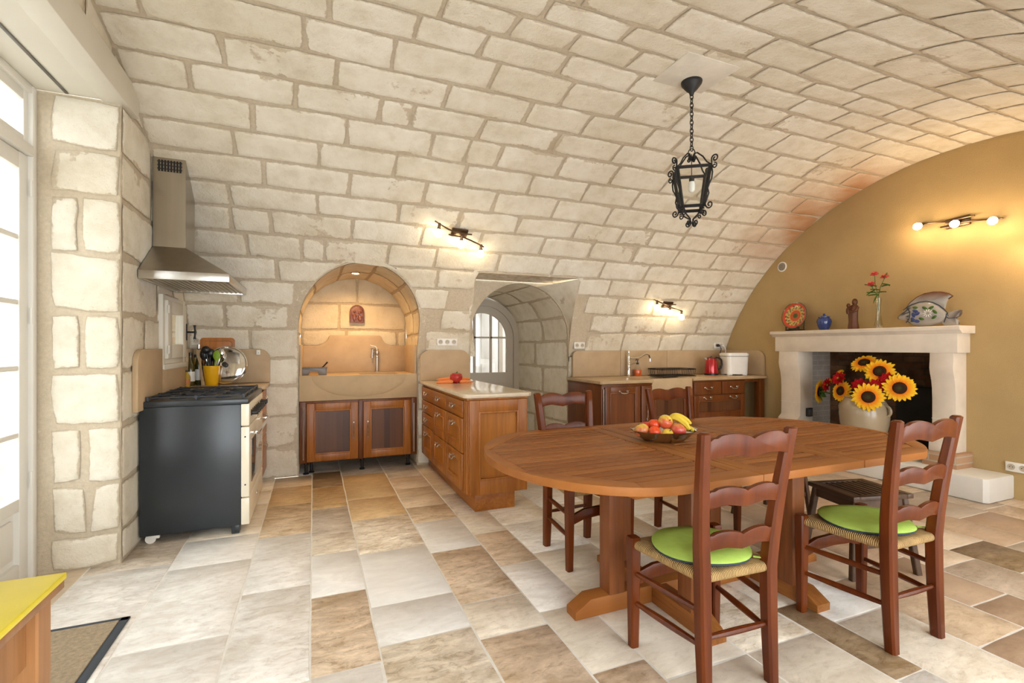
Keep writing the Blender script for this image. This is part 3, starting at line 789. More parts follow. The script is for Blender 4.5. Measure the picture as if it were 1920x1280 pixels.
# arched glazed door at the end of the passage
DYp = 6.62; ad = bpy.data.objects.new('door_2', None); COL.objects.link(ad); ad.location = (2.27, DYp, 0); ad['kind'] = 'structure'
def archring(bm, C, R0, R1, Z, y0, y1, zb, n=24):
    o = [(C - R1, zb), *[(C + R1 * math.cos(a), Z + R1 * math.sin(a)) for a in [PI - PI * i / n for i in range(n + 1)]], (C + R1, zb)]
    i_ = [(C - R0, zb), *[(C + R0 * math.cos(a), Z + R0 * math.sin(a)) for a in [PI - PI * i / n for i in range(n + 1)]], (C + R0, zb)]
    V = [[bm.verts.new((p[0], y, p[1])) for p in q] for q in (o, i_) for y in (y0, y1)]
    for k in range(len(o) - 1):
        a, b, c, d = V
        bm.faces.new((a[k], a[k + 1], c[k + 1], c[k])); bm.faces.new((b[k], d[k], d[k + 1], b[k + 1]))
        bm.faces.new((a[k], b[k], b[k + 1], a[k + 1])); bm.faces.new((c[k], c[k + 1], d[k + 1], d[k]))
bm = BM(); archring(bm, 2.27, .475, .57, 1.40, DYp - .05, DYp + .05, 0); obj('door_frame', bm, 'taupe', ad, True)
bm = BM(); archring(bm, 2.27, .37, .474, 1.40, DYp - .03, DYp + .02, .9)
add_box(bm, 1.797, 2.743, DYp - .032, DYp + .02, .02, .905); add_box(bm, 1.90, 2.64, DYp - .045, DYp - .03, .2, .75, .01)
for x in (2.145, 2.395): add_box(bm, x - .013, x + .013, DYp - .03, DYp + .015, .9, 1.75)
add_box(bm, 1.9, 2.64, DYp - .03, DYp + .015, 1.402, 1.428)
leaf = obj('door_leaf', bm, 'taupe', ad, True)
bm = BM(); archring(bm, 2.27, .002, .38, 1.40, DYp - .004, DYp + .002, .88); obj('pane', bm, 'glass', leaf, True)
bm = BM(); add_tube(bm, [(1.94, DYp - .03, .84), (1.94, DYp - .09, .84), (2.06, DYp - .09, .835)], .011, 8); obj('door_handle', bm, 'iron', leaf, True)
# the hall beyond it
bm = BM(); add_box(bm, 1.0, 5.0, 9.0, 9.1, 0, 2.6); add_box(bm, .9, 1.0, 6.85, 9.1, 0, 2.6); add_box(bm, 5.0, 5.1, 6.85, 9.1, 0, .9); add_box(bm, .9, 5.1, 6.8, 9.1, 2.6, 2.7)
add_box(bm, 5.0, 5.1, 6.85, 7.2, .9, 2.6); add_box(bm, 5.0, 5.1, 8.7, 9.1, .9, 2.6)
add_box(bm, .9, PC - .56, 6.76, 6.85, 0, 2.6); add_box(bm, PC + .56, 5.1, 6.76, 6.85, 0, 2.6); struct('wall_hall', bm, 'plaster')
bm = BM(); base_z = PZ
S = Surf()
base_grid(S, lambda u, v, d: (u, 6.755 + d, v), frange(1.6, 2.95, .05), frange(1.1, 2.65, .05), [Hole((2.27, 1.2), lambda u, z: abs(u - 2.27) < (.55 if z < 1.4 else math.sqrt(max(0, .55 ** 2 - (z - 1.4) ** 2))), (1, 3, 0, 2))])
S.build('wall_passage_end', 'plaster')
bm.free()
bm = BM(); X = 2.62
add_box(bm, X, X + .78, 8.94, 8.99, 0, 2.05, .004)
for a, b, c, d in ((.08, .36, .15, .95), (.42, .70, .15, .95), (.08, .36, 1.05, 1.95), (.42, .70, 1.05, 1.95)): add_box(bm, X + a, X + b, 8.925, 8.945, c, d, .012)
hd = struct('door_3', bm, 'white')
bm = BM(); add_box(bm, X - .09, X - .01, 8.93, 8.99, 0, 2.13); add_box(bm, X + .79, X + .87, 8.93, 8.99, 0, 2.13); add_box(bm, X - .09, X + .87, 8.93, 8.99, 2.06, 2.14)
struct('trim_4', bm, 'taupe')
# ------------------------------------------------------------------ cabinet parts (local frame: front looks towards -Y, x to the right)
def bail(parent, x, z, y, w=.05):
    bm = BM()
    for s in (-1, 1): add_lathe(bm, [(.011, 0), (.011, .004), (.005, .008), (.005, .018), (.0, .018)], 10, look((x + s * w, y, z), (0, -1, 0)))
    P = [(x - w, y - .016, z)] + [(x - w * math.cos(PI * k / 10) * 1.0, y - .02 - .006 * math.sin(PI * k / 10), z - .022 * math.sin(PI * k / 10) ** .6) for k in range(1, 10)] + [(x + w, y - .016, z)]
    add_tube(bm, P, [.0042 + .0018 * math.sin(PI * k / 10) for k in range(11)], 6)
    for s in (-1, 1): add_tube(bm, [(x + s * w, y - .016, z), (x + s * w * 1.25, y - .018, z + .012)], [.004, .002], 5)
    obj('handle', bm, 'pewter', parent)
def vhandle(parent, x, z, y, h=.16):
    bm = BM(); n = 16
    P = [(x, y - .012 - .012 * math.sin(PI * k / n), z - h / 2 + h * k / n) for k in range(n + 1)]
    add_tube(bm, P, [.003 + .0035 * abs(math.sin(3 * PI * k / n)) for k in range(n + 1)], 6)
    for s in (-1, 1):
        add_box(bm, x - .006, x + .006, y - .014, y, z + s * h / 2 - .012, z + s * h / 2 + .012, .003)
        add_ball(bm, (x, y - .012, z + s * (h / 2 + .014)), .006, 1)
    obj('handle', bm, 'pewter', parent)
def door(t, x0, x1, z0, z1, y=0, fr=.06, mat='cabZ', pmat='pan', name='door', bead=True):
    bm = BM(); th = .022
    add_box(bm, x0, x0 + fr, y - th, y, z0, z1, .004); add_box(bm, x1 - fr, x1, y - th, y, z0, z1, .004)
    add_box(bm, x0 + fr, x1 - fr, y - th, y, z0, z0 + fr, .004); add_box(bm, x0 + fr, x1 - fr, y - th, y, z1 - fr, z1, .004)
    if bead:
        b = .008
        for a in ((x0 + fr - b, x0 + fr + b, z0 + fr - b, z1 - fr + b), (x1 - fr - b, x1 - fr + b, z0 + fr - b, z1 - fr + b), (x0 + fr, x1 - fr, z0 + fr - b, z0 + fr + b), (x0 + fr, x1 - fr, z1 - fr - b, z1 - fr + b)):
            add_box(bm, a[0], a[1], y - th - .004, y - .006, a[2], a[3], .004)
    d = obj(name, bm, mat, t)
    bm = BM(); add_box(bm, x0 + fr - .005, x1 - fr + .005, y - .012, y - .002, z0 + fr - .005, z1 - fr + .005)
    obj('panel', bm, pmat, d); return d
def drawer(t, x0, x1, z0, z1, y=0, mat='cabX', bev=.008):
    bm = BM(); add_box(bm, x0, x1, y - .022, y, z0, z1, bev); return obj('drawer', bm, mat, t)

def carcass(bm, x0, x1, y0, y1, z0, z1): add_box(bm, x0, x1, y0, y1, z0, z1, .003)

# ---------------- sink cabinet under the niche
t = thing('sink_cabinet', 'two-door cherry cabinet on black feet under the arched stone sink', 'cabinet', (NX, 5.19, 0))
NB = .585
bm = BM(); carcass(bm, -.575, .575, .0, .5, .125, .735)
add_box(bm, -.578, -.52, -.018, .02, .125, .735, .004); add_box(bm, .52, .578, -.018, .02, .125, .735, .004); add_box(bm, -.022, .022, -.018, .02, .125, .735, .004)
obj('body', bm, 'cabD', t)
for s in (-1, 1):
    x0, x1 = (-.515, -.026) if s < 0 else (.026, .515)
    d = door(t, x0, x1, .135, .715, -.002, .075); vhandle(d, -.07 if s < 0 else .07, .43, -.024, .15)
    bm = BM(); add_tube(bm, [(s * .545, -.034, .16), (s * .545, -.034, .68)], .008, 8)
    for z in (.17, .67): add_tube(bm, [(s * .545, -.015, z), (s * .545, -.036, z)], .005, 6)
    obj('rail', bm, 'pewter', t)
for x, y in ((-.52, .06), (-.47, .12), (.02, .06), (.5, .08)):
    bm = BM(); add_lathe(bm, [(.028, 0), (.028, .01), (.014, .018), (.014, .09), (.022, .10), (.022, .126)], 14, Matrix.Translation((x, y, 0))); obj('leg', bm, 'black', t)

# ---------------- stone sink with belly front in the niche
t = thing('stone_sink', 'wide sandstone sink with a belly-shaped front filling the niche', 'sink', (NX, 5.19, .735))
bm = BM(); zt, zb_, w = .255, .002, .583
add_box(bm, -w, -.50, .02, .62, zb_, zt - .004); add_box(bm, .50, w, .02, .62, zb_, zt - .004)
add_box(bm, -.5, .5, .50, .62, zb_, zt - .004); add_box(bm, -.5, .5, .05, .52, zb_, .06)
add_box(bm, -w, w, -.004, .06, zb_, zt, .004)
add_box(bm, -.5, .02, .06, .52, .06, zt - .012, .004); add_box(bm, .42, .5, .06, .52, .06, zt - .006)
obj('basin', bm, 'sink', t)
bm = BM()                                   # the belly: a shallow bowl shape proud of the apron
n = 28; rows_ = 8; g = []
for j in range(rows_ + 1):
    v = j / rows_; g.append([bm.verts.new((-.47 + .94 * i / n if j == 0 else (-.47 + .94 * i / n) * math.sqrt(max(0, 1 - v ** 2)) * 1.0, -.005 - .028 * math.sqrt(max(0, 1 - (2 * i / n - 1) ** 2)) * (1 - v ** 2) ** .5 * .9, zt - .002 - .225 * v)) for i in range(n + 1)])
for a, b in zip(g, g[1:]):
    for i in range(n): bm.faces.new((a[i], a[i + 1], b[i + 1], b[i]))
bk = bm.verts.new((0, .01, zt - .002))
for i in range(n): bm.faces.new((g[0][i + 1], g[0][i], bk))
obj('belly', bm, 'sink', t, smooth=60)

def slab(name, pts, axis, a0, a1, mat, label, loc):
    bm = BM(); add_prism(bm, pts, axis, a0, a1, .004); return single(name, bm, mat, label, 'backsplash', loc)
cs = [(.0, .99), (1.0, .99)]
nb = [(NX - NR + .02, .985), (NX + NR - .02, .985), (NX + NR - .02, 1.295), (NX + .40, 1.295)] + [(NX + .40 - .11 * math.sin(math.radians(a)), 1.405 - .105 * math.cos(math.radians(a)) + .0) for a in (10, 30, 50, 70, 85)] + [(NX + .27, 1.412), (NX - .27, 1.412)] + [(NX - .40 + .11 * math.sin(math.radians(a)), 1.405 - .105 * math.cos(math.radians(a))) for a in (85, 70, 50, 30, 10)] + [(NX - .40, 1.295), (NX - NR + .02, 1.295)]
slab('stone_backsplash', nb, 'Y', NEND - .045, NEND - .012, 'slab', 'sandstone upstand with shaped shoulders at the back of the sink niche', (NX, NEND - .03, .99))
for s, lb in ((-1, 'left'), (1, 'right')):
    x = NX + s * (NR - .004); bm = BM(); add_box(bm, min(x, x - s * .022), max(x, x - s * .022), 5.2, NEND - .045, .985, 1.30, .004)
    single('stone_backsplash', bm, 'slab', 'narrow sandstone side slab on the %s cheek of the sink niche' % lb, 'backsplash', (x, 5.5, .99))

def faucet_pump(t):
    bm = BM(); add_lathe(bm, [(.026, 0), (.026, .008), (.017, .014), (.015, .02), (.015, .17), (.019, .175), (.019, .19), (.015, .195), (.021, .22), (.021, .265), (.014, .275), (0, .28)], 16); obj('column', bm, 'pewter', t)
    bm = BM(); add_tube(bm, [(0, 0, .25), (-.03, 0, .27), (-.052, -.004, .262), (-.058, -.006, .20), (-.058, -.006, .165)], [.008, .009, .010, .011, .012], 8); obj('spout', bm, 'pewter', t)
    bm = BM(); add_tube(bm, [(0, 0, .275), (-.02, 0, .298), (-.062, 0, .308), (-.078, 0, .312)], [.007, .007, .006, .008], 8); obj('lever', bm, 'wplastic', t)
t = thing('faucet', 'pewter pillar tap with white lever in the sink niche', 'faucet', (.685, 5.79, .985)); faucet_pump(t)

# scouring rack by the niche sink
t = thing('soap_rack', 'grey metal soap rack with a dark brush at the niche sink', 'rack', (.0, 5.42, .985), 0)
bm = BM(); add_prism(bm, [(-.12, 0), (-.05, 0), (-.035, .04), (.035, .04), (.05, 0), (.12, 0), (.125, .075), (-.125, .075)], 'Y', -.07, -.062, .002)
add_prism(bm, [(-.12, 0), (-.05, 0), (-.035, .04), (.035, .04), (.05, 0), (.12, 0), (.125, .075), (-.125, .075)], 'Y', .062, .07, .002)
for s in (-1, 1): add_box(bm, s * .122 - .004, s * .122 + .004, -.07, .07, .0, .075)
add_box(bm, -.12, .12, -.066, .066, .045, .05); obj('body', bm, 'grey', t)
bm = BM(); add_box(bm, -.135, .135, -.078, -.055, .072, .082, .003); add_box(bm, -.135, .135, .055, .078, .072, .082, .003)
for i in range(9): add_box(bm, -.125 + i * .03, -.118 + i * .03, -.06, .06, .074, .080)
obj('grid', bm, 'grey', t)
bm = BM(); add_tube(bm, [(.08, 0, .075), (.105, -.01, .10), (.135, -.02, .135)], [.006, .007, .009], 8)
obj('brush', bm, 'black', t)

# plaque, socket and spotlight of the niche
t = thing('wall_plaque', 'small arched brown relief plaque hanging in the sink niche', 'plaque', (.466, NEND - .014, 1.56))
oa = [(-.083, 0), (.083, 0), (.083, .125)] + [(.083 * math.cos(math.radians(a)), .125 + .08 * math.sin(math.radians(a))) for a in range(15, 180, 15)] + [(-.083, .125)]
bm = BM(); add_prism(bm, oa, 'Y', -.022, 0, .004); obj('slab', bm, 'plaque', t)
bm = BM(); rr = random.Random(4)
P = [(p[0] * .9, -.026, .004 + p[1] * .95) for p in oa]; add_tube(bm, P, .007, 6, True)
for c, r, sc in (((-.03, -.024, .06), .024, (1, .5, 2.0)), ((-.028, -.028, .128), .015, (1, .7, 1.1)), ((.03, -.024, .05), .026, (1, .5, 1.5)), ((.026, -.028, .11), .014, (1, .7, 1.1)), ((.0, -.026, .085), .013, (2, .6, .7)), ((.05, -.024, .13), .016, (.8, .5, 1.4)), ((-.055, -.024, .10), .010, (.8, .5, 2.4))): add_ball(bm, c, r, 2, sc)
obj('relief', bm, 'plaque', t)
t = thing('spotlight', 'small recessed spotlight glowing at the crown of the sink niche', 'light', (NX - .04, 5.33, 2.055))
bm = BM(); add_lathe(bm, [(.036, 0), (.046, 0), (.046, .012), (.036, .012)], 20, caps=False); obj('ring', bm, 'chrome', t)
bm = BM(); add_lathe(bm, [(0, -.003), (.034, -.001), (.034, .006)], 20, caps=False); obj('lens', bm, 'spotb', t)

# ---------------- range cooker
RX0, RX1, RY0, RY1 = -1.035, -.41, 3.76, 4.685
t = thing('range_cooker', 'wide range cooker with dark side, cream front and gas hob', 'cooker', (-.73, 4.22, 0))
bm = BM(); add_box(bm, RX0, -.462, RY0, RY1, .055, .885, .004)
for y in (RY0 + .05, RY1 - .05): add_box(bm, -.52, -.47, y - .05, y + .03, .0, .06, .006)
obj('body', bm, 'enamel', t, True)
bm = BM(); add_tube(bm, [(-.98, RY0 + .02, .03), (-.98, RY0 + .035, .03)], .03, 14); add_box(bm, -1.0, -.93, RY0 + .015, RY0 + .04, .03, .06, .006)
obj('caster', bm, 'wplastic', t, True)
bm = BM(); add_box(bm, RX0 - .005, RX1 - .005, RY0 - .004, RY1, .885, .925, .008); hob = obj('hob', bm, 'enamel', t, True)
for i in range(3):                          # three pan supports and their burners
    y0 = RY0 + .03 + i * .29; bm = BM(); y1 = y0 + .28
    for y in (y0, y1): add_tube(bm, [(-1.0, y, .945), (-.45, y, .945)], .006, 6)
    for x in (-1.0, -.73, -.45): add_tube(bm, [(x, y0, .945), (x, y1, .945)], .006, 6)
    for x in (-.86, -.59):
        for a in range(4):
            dx, dy = [(1, 0), (-1, 0), (0, 1), (0, -1)][a]; add_tube(bm, [(x + dx * .045, (y0 + y1) / 2 + dy * .045, .95), (x + dx * .135, (y0 + y1) / 2 + dy * .135, .948)], .006, 6)
    for x in (-1.0, -.73, -.45):
        for y in (y0, y1): add_box(bm, x - .008, x + .008, y - .008, y + .008, .922, .955, .002)
    obj('pan_support', bm, 'castiron', hob, True)
    for x in (-.86, -.59):
        bm = BM(); add_lathe(bm, [(.05, .925), (.05, .932), (.036, .936), (.036, .942), (0, .944)], 18, Matrix.Translation((x, (y0 + y1) / 2, 0))); obj('burner', bm, 'castiron', hob, True)
bm = BM(); add_box(bm, -.462, RX1, RY0, RY1, .735, .887, .006); cp = obj('control_panel', bm, 'creame', t, True)
for i, y in enumerate([RY0 + .10 + .095 * k for k in range(6)] + [RY0 + .74, RY0 + .83]):
    bm = BM(); m = look((RX1, y, .815), (1, 0, 0)); add_lathe(bm, [(.024, 0), (.024, .004), (.0165, .007), (.0155, .040), (.012, .044), (0, .044)], 18, m); add_box(bm, RX1 + .036, RX1 + .047, y - .003, y + .003, .80, .83, .002); k_ = obj('knob', bm, 'black', cp, True)
bm = BM(); add_box(bm, -.462, RX1, RY0, RY1, .245, .728, .006); dr = obj('oven_door', bm, 'creame', t, True)
bm = BM(); add_box(bm, RX1 - .002, RX1 + .004, RY0 + .11, RY1 - .11, .32, .62, .012); obj('window', bm, 'ovenglass', dr, True)
bm = BM(); add_tube(bm, [(RX1 + .05, RY0 + .06, .675), (RX1 + .05, RY1 - .06, .675)], .012, 10)
for y in (RY0 + .09, RY1 - .09): add_box(bm, RX1 - .002, RX1 + .055, y - .012, y + .012, .664, .686, .004)
obj('handle', bm, 'chrome', dr, True)
bm = BM()
for z in (.33, .66): add_ball(bm, (-.436, RY0 - .001, z), .006, 1)
obj('screw', bm, 'iron', dr, True)
bm = BM(); add_box(bm, -.462, RX1, RY0, RY1, .055, .238, .006); dw = obj('warming_drawer', bm, 'creame', t, True)
bm = BM(); add_box(bm, RX1, RX1 + .006, RY0 + .42, RY0 + .5, .135, .16, .003); obj('badge', bm, 'chrome', dw, True)

# narrow drawer cabinet between cooker and back wall
t = thing('drawer_cabinet', 'narrow cherry drawer cabinet between cooker and stone pier', 'cabinet', (-.44, 4.70, 0), PI / 2)
bm = BM(); carcass(bm, 0, .485, .0, .58, .10, .90); add_box(bm, 0, .485, .05, .58, 0, .10); obj('body', bm, 'cabD', t)
for z0, z1 in ((.74, .88), (.46, .73), (.12, .45)):
    d = drawer(t, .012, .473, z0, z1); bail(d, .24, z1 - .06, -.022, .04)
bm = BM(); add_box(bm, -1.04, -.39, 4.69, 5.19, .905, .94, .008); single('worktop', bm, 'topr', 'short sandstone worktop behind the gas hob', 'worktop', (-.7, 4.95, .905))

sp = [(3.66, .92), (5.195, .92), (5.195, 1.265), (3.74, 1.265)] + [(3.74 + .08 * math.cos(math.radians(a)), 1.185 + .08 * math.sin(math.radians(a))) for a in (110, 130, 150, 170)] + [(3.66, 1.185)]
bm = BM(); sp2 = [(3.66, .87), (4.19, .87), (4.19, 1.17), (4.19, 1.265), (3.76, 1.265)] + [(3.76 + .10 * math.cos(math.radians(a)), 1.165 + .10 * math.sin(math.radians(a))) for a in (105, 125, 145, 165)] + [(3.66, 1.15)]
add_prism(bm, sp2, 'X', X0 + .006, X0 + .038, .005); add_box(bm, X0 + .006, X0 + .038, 4.19, 4.93, .87, 1.115, .004); add_box(bm, X0 + .006, X0 + .038, 4.93, 5.192, .87, 1.265, .004)
single('stone_backsplash', bm, 'slab', 'sandstone slab with rounded corner on the wall beside the cooker', 'backsplash', (X0 + .02, 4.4, .87))
def rounded(x0, x1, z0, z1, r, left=True, right=True):
    p = [(x0, z0), (x1, z0)]
    p += [(x1 - r + r * math.cos(math.radians(a)), z1 - r + r * math.sin(math.radians(a))) for a in range(0, 91, 15)] if right else [(x1, z1)]
    p += [(x0 + r - r * math.sin(math.radians(a)), z1 - r + r * math.cos(math.radians(a))) for a in range(0, 91, 15)] if left else [(x0, z1)]
    return p
slab('stone_backsplash', rounded(-1.01, -.385, .942, 1.26, .10, False), 'Y', 5.132, 5.162, 'slab', 'sandstone slab behind the chopping board and steel lid', (-.7, 5.147, .942))
slab('stone_backsplash', rounded(1.055, 1.615, .915, 1.245, .11), 'Y', 5.132, 5.162, 'slab', 'small round-cornered sandstone slab at the end of the drawer peninsula', (1.33, 5.147, .915))

# ---------------- cooker hood
t = thing('cooker_hood', 'stainless steel chimney hood above the range cooker', 'hood', (-.8, 4.2, 1.72))
HX0, HX1, HY0, HY1 = X0 + .012, -.53, 3.75, 4.65
bm = BM(); z0, z1, z2 = 1.72, 1.775, 1.985; cx0, cx1, cy0, cy1 = HX0, -.845, 4.06, 4.345
lo = [(HX0, HY0), (HX1, HY0), (HX1, HY1), (HX0, HY1)]; up = [(cx0, cy0), (cx1, cy0), (cx1, cy1), (cx0, cy1)]
A = [bm.verts.new((*p, z1)) for p in lo]; B = [bm.verts.new((*p, z2)) for p in up]
for i in range(4): bm.faces.new((A[i], A[(i + 1) % 4], B[(i + 1) % 4], B[i]))
bm.faces.new(B); obj('canopy', bm, 'steel', t, True, 20)
bm = BM()
for a in ((HX0, HX1, HY0, HY0 + .02), (HX0, HX1, HY1 - .02, HY1), (HX1 - .02, HX1 - .0005, HY0 + .02, HY1 - .02), (HX0 + .0005, HX0 + .02, HY0 + .02, HY1 - .02)): add_box(bm, *a, z0, z1, .002)
obj('rim', bm, 'steelx', t, True)
bm = BM(); add_box(bm, HX0 + .02, HX1 - .02, HY0 + .02, HY1 - .02, z0 + .012, z0 + .02)
for i in range(14): add_box(bm, HX0 + .05 + i * .032, HX0 + .062 + i * .032, HY0 + .06, HY1 - .06, z0 + .004, z0 + .014)
obj('filter', bm, 'pewter', t, True)
bm = BM(); zc = 2.745; zr = 2.50
pr = [(cx0, 1.98), (cx1, 1.98), (cx1, zc), (cx0, zc)]
A = [bm.verts.new(p) for p in ((cx0, cy0, 1.98), (cx1, cy0, 1.98), (cx1, cy1, 1.98), (cx0, cy1, 1.98))]; B = [bm.verts.new(p) for p in ((cx0, cy0, 2.735), (cx1, cy0, 2.71), (cx1, cy1, 2.515), (cx0, cy1, 2.54))]
for i in range(4): bm.faces.new((A[i], A[(i + 1) % 4], B[(i + 1) % 4], B[i]))
bm.faces.new(B); obj('chimney', bm, 'steel', t, True, 20)
bm = BM()
for i in range(8): add_box(bm, cx0 + .03 + i * .018, cx0 + .042 + i * .018, cy0 - .003, cy0 - .0005, 2.515, 2.595)
for i in range(3): add_box(bm, cx0 + .025, cx1 - .02, cy0 - .004, cy0 - .0005, 2.53 + i * .025, 2.536 + i * .025)
obj('vent_grille', bm, 'iron', t, True)

# ---------------- peninsula of drawers
IX0, IX1, IY0, IY1 = 1.10, 1.59, 3.545, 5.17
t = thing('drawer_peninsula', 'honey-coloured cherry drawer unit projecting from the back wall', 'cabinet', (IX0, IY1, 0), -PI / 2)
L = IY1 - IY0; D = IX1 - IX0
bm = BM(); carcass(bm, 0, L, .0, D, .13, .88); add_box(bm, -.002, L + .012, -.012, D + .012, .865, .882, .004); obj('body', bm, 'cabZ', t)
bm = BM(); add_box(bm, 0, L - .002, .055, D - .10, 0, .135, .003); obj('plinth', bm, 'cabX', t)
bw = [(.012, .512), (.522, 1.018), (1.028, 1.53)]
bm = BM()
for x in (L - .018, L - .045, L - .072): add_tube(bm, [(x, -.004, .14), (x, -.004, .86)], .009, 8)
obj('fluted_post', bm, 'cabZ', t)
for k, (a, b) in enumerate(bw):
    zs_ = [(.722, .855), (.592, .714), (.457, .584), (.142, .449)] if k == 0 else [(.722, .855), (.442, .714), (.142, .434)]
    for z0_, z1_ in zs_:
        if z1_ - z0_ > .2:
            d = door(t, a, b, z0_, z1_, 0, .075, 'cabZ', 'panl', 'drawer'); bail(d, (a + b) / 2, z1_ - .06, -.022, .045)
        else:
            d = drawer(t, a, b, z0_, z1_, 0, 'cabX'); bail(d, (a + b) / 2, (z0_ + z1_) / 2 + .012, -.022, .045)
bm = BM()                                   # panelled end towards the room (local +X)
th = .028; f = .085
for y0_, y1_, z0_, z1_ in ((.004, f, .135, .865), (D - f, D - .004, .135, .865), (f, D - f, .135, .25), (f, D - f, .77, .865)): add_box(bm, L, L + th, y0_, y1_, z0_, z1_, .003)
for y0_, y1_, z0_, z1_ in ((f - .008, f + .008, .242, .778), (D - f - .008, D - f + .008, .242, .778), (f, D - f, .242, .258), (f, D - f, .762, .778)): add_box(bm, L, L + th + .005, y0_, y1_, z0_, z1_, .004)
ep = obj('end_panel', bm, 'cabZ', t)
bm = BM(); add_box(bm, L, L + .006, f, D - f, .25, .77); obj('panel', bm, 'panl', ep)
tp = [(1.062, 5.165), (1.062, IY0 + .03)] + [(1.122 - .06 * math.cos(math.radians(a)), IY0 + .03 - .06 * math.sin(math.radians(a))) for a in (15, 30, 45, 60, 75)] + [(1.122, IY0 - .03), (1.60, IY0 - .03), (1.635, IY0 + .005), (1.635, 5.165)]
bm = BM(); add_prism(bm, tp, 'Z', .882, .915, .008); single('worktop', bm, 'top', 'pale polished limestone top of the drawer peninsula', 'worktop', (1.35, 4.35, .882))

# ---------------- right-hand kitchen run
KF = 4.50; KL = 2.885
t = thing('base_cabinet', 'cherry base cabinet with tall door beside the arched passage', 'cabinet', (KL, 4.44, 0))
bm = BM(); carcass(bm, 0, .67, .0, .745, .10, .865); add_box(bm, .0, .67, .05, .745, 0, .1); add_box(bm, -.008, .67, -.012, .745, .85, .868, .004); obj('body', bm, 'cabD', t)
d = door(t, .035, .50, .12, .84, 0, .07, 'cabD', 'cabD'); bail(d, .27, .79, -.022, .05)
bm = BM(); add_box(bm, .515, .66, -.022, 0, .12, .84, .004); d = obj('door', bm, 'cabD', t); vhandle(d, .585, .55, -.022, .16)
bm = BM(); add_tube(bm, [(.018, -.016, .14), (.018, -.016, .82)], .007, 8); obj('rail', bm, 'pewter', t)
t = thing('undersink_cabinet', 'dark cherry cabinet with grooved panel under the sandstone sink', 'cabinet', (3.565, KF + .03, 0))
bm = BM(); carcass(bm, 0, .625, .0, .62, .10, .775); add_box(bm, 0, .625, .05, .62, 0, .1); obj('body', bm, 'cabD', t)
d = door(t, .03, .595, .12, .765, 0, .07, 'cabD', 'pan'); vhandle(d, .56, .45, -.022, .14)
t = thing('stone_sink', 'square sandstone sink with plain apron in the right-hand worktop', 'sink', (3.565, KF, .78))
bm = BM(); add_box(bm, 0, .625, -.015, .035, 0, .13, .006); add_box(bm, 0, .03, .03, .52, 0, .118); add_box(bm, .595, .625, .03, .52, 0, .118); add_box(bm, .03, .595, .49, .52, 0, .118); add_box(bm, .03, .595, .03, .5, 0, .03); obj('basin', bm, 'sink', t)
t = thing('drawer_cabinet', 'cherry cabinet with two small drawers over one wide glazed-look drawer', 'cabinet', (4.195, KF, 0))
bm = BM(); carcass(bm, 0, .86, .0, .66, .10, .872); add_box(bm, 0, .86, .05, .66, 0, .1); obj('body', bm, 'cabD', t)
for a, b in ((.02, .45), (.46, .84)):
    d = drawer(t, a, b, .70, .855, 0, 'cabD'); bail(d, (a + b) / 2, .785, -.022, .05)
d = door(t, .02, .84, .41, .69, 0, .07, 'cabD', 'pan', 'drawer'); bail(d, .22, .665, -.024, .05); bail(d, .64, .665, -.024, .05)
d = door(t, .02, .84, .12, .40, 0, .07, 'cabD', 'pan', 'drawer'); bail(d, .22, .375, -.024, .05); bail(d, .64, .375, -.024, .05)
t = thing('counter_leg', 'dark cherry post carrying the far right end of the worktop', 'post', (5.36, KF + .04, 0))
bm = BM(); add_box(bm, -.045, .045, -.04, .04, 0, .872, .006); obj('post', bm, 'cabD', t)
bm = BM(); add_box(bm, -.30, -.045, -.02, .01, .83, .872, .003); obj('rail', bm, 'cabD', t)
KT = [(2.855, 5.165), (2.855, 4.42), (2.875, 4.40), (3.54, 4.40), (3.562, 4.42), (3.562, 5.02), (4.193, 5.02), (4.193, 4.47), (5.41, 4.47), (5.435, 4.50), (5.435, 5.165)]
bm = BM(); add_prism(bm, KT, 'Z', .873, .908, .007); single('worktop', bm, 'topr', 'long sandstone worktop of the right-hand kitchen run', 'worktop', (4.1, 4.8, .873))
for x0, x1, l, r_, nm in ((2.93, 3.62, True, False, 'left-hand sandstone splash slab with rounded end near the passage'), (3.623, 4.36, False, False, 'middle sandstone splash slab behind the swan-neck tap'), (4.363, 5.41, False, False, 'sandstone splash slab behind the red kettle')):
    slab('stone_backsplash', rounded(x0, x1, .91, 1.232, .07, l, r_), 'Y', 5.132, 5.162, 'slab', nm, ((x0 + x1) / 2, 5.147, .91))
bm = BM(); add_prism(bm, [(4.52, .91), (5.16, .91), (5.16, 1.232)] + [(4.62 - .10 * math.sin(math.radians(a)), 1.132 + .10 * math.cos(math.radians(a))) for a in range(0, 91, 15)], 'X', 5.412, 5.442, .004)
single('stone_backsplash', bm, 'slab', 'chipped sandstone end slab against the ochre wall behind the bread machine', 'backsplash', (5.43, 4.8, .91))

t = thing('faucet', 'steel swan-neck mixer tap at the right-hand sink', 'faucet', (3.70, 5.07, .908))
bm = BM(); add_lathe(bm, [(.03, 0), (.03, .01), (.022, .016), (.020, .022), (.022, .12), (.024, .13), (.020, .14), (.022, .25), (.018, .27), (.009, .285), (.014, .305), (.008, .325), (0, .33)], 16); obj('column', bm, 'chrome', t)
bm = BM(); add_tube(bm, [(0, 0, .23), (.07, -.03, .225), (.13, -.06, .235), (.17, -.08, .27), (.205, -.095, .285), (.235, -.105, .265), (.245, -.11, .22), (.247, -.11, .19)], [.011, .011, .010, .010, .011, .011, .010, .013], 8); obj('spout', bm, 'chrome', t)
bm = BM(); add_tube(bm, [(.01, -.02, .15), (.04, -.06, .17), (.05, -.075, .175)], [.008, .006, .008], 8); obj('lever', bm, 'chrome', t)
t = thing('soap_bottle', 'clear pump bottle of orange soap beside the swan-neck tap', 'bottle', (3.83, 5.06, .908))
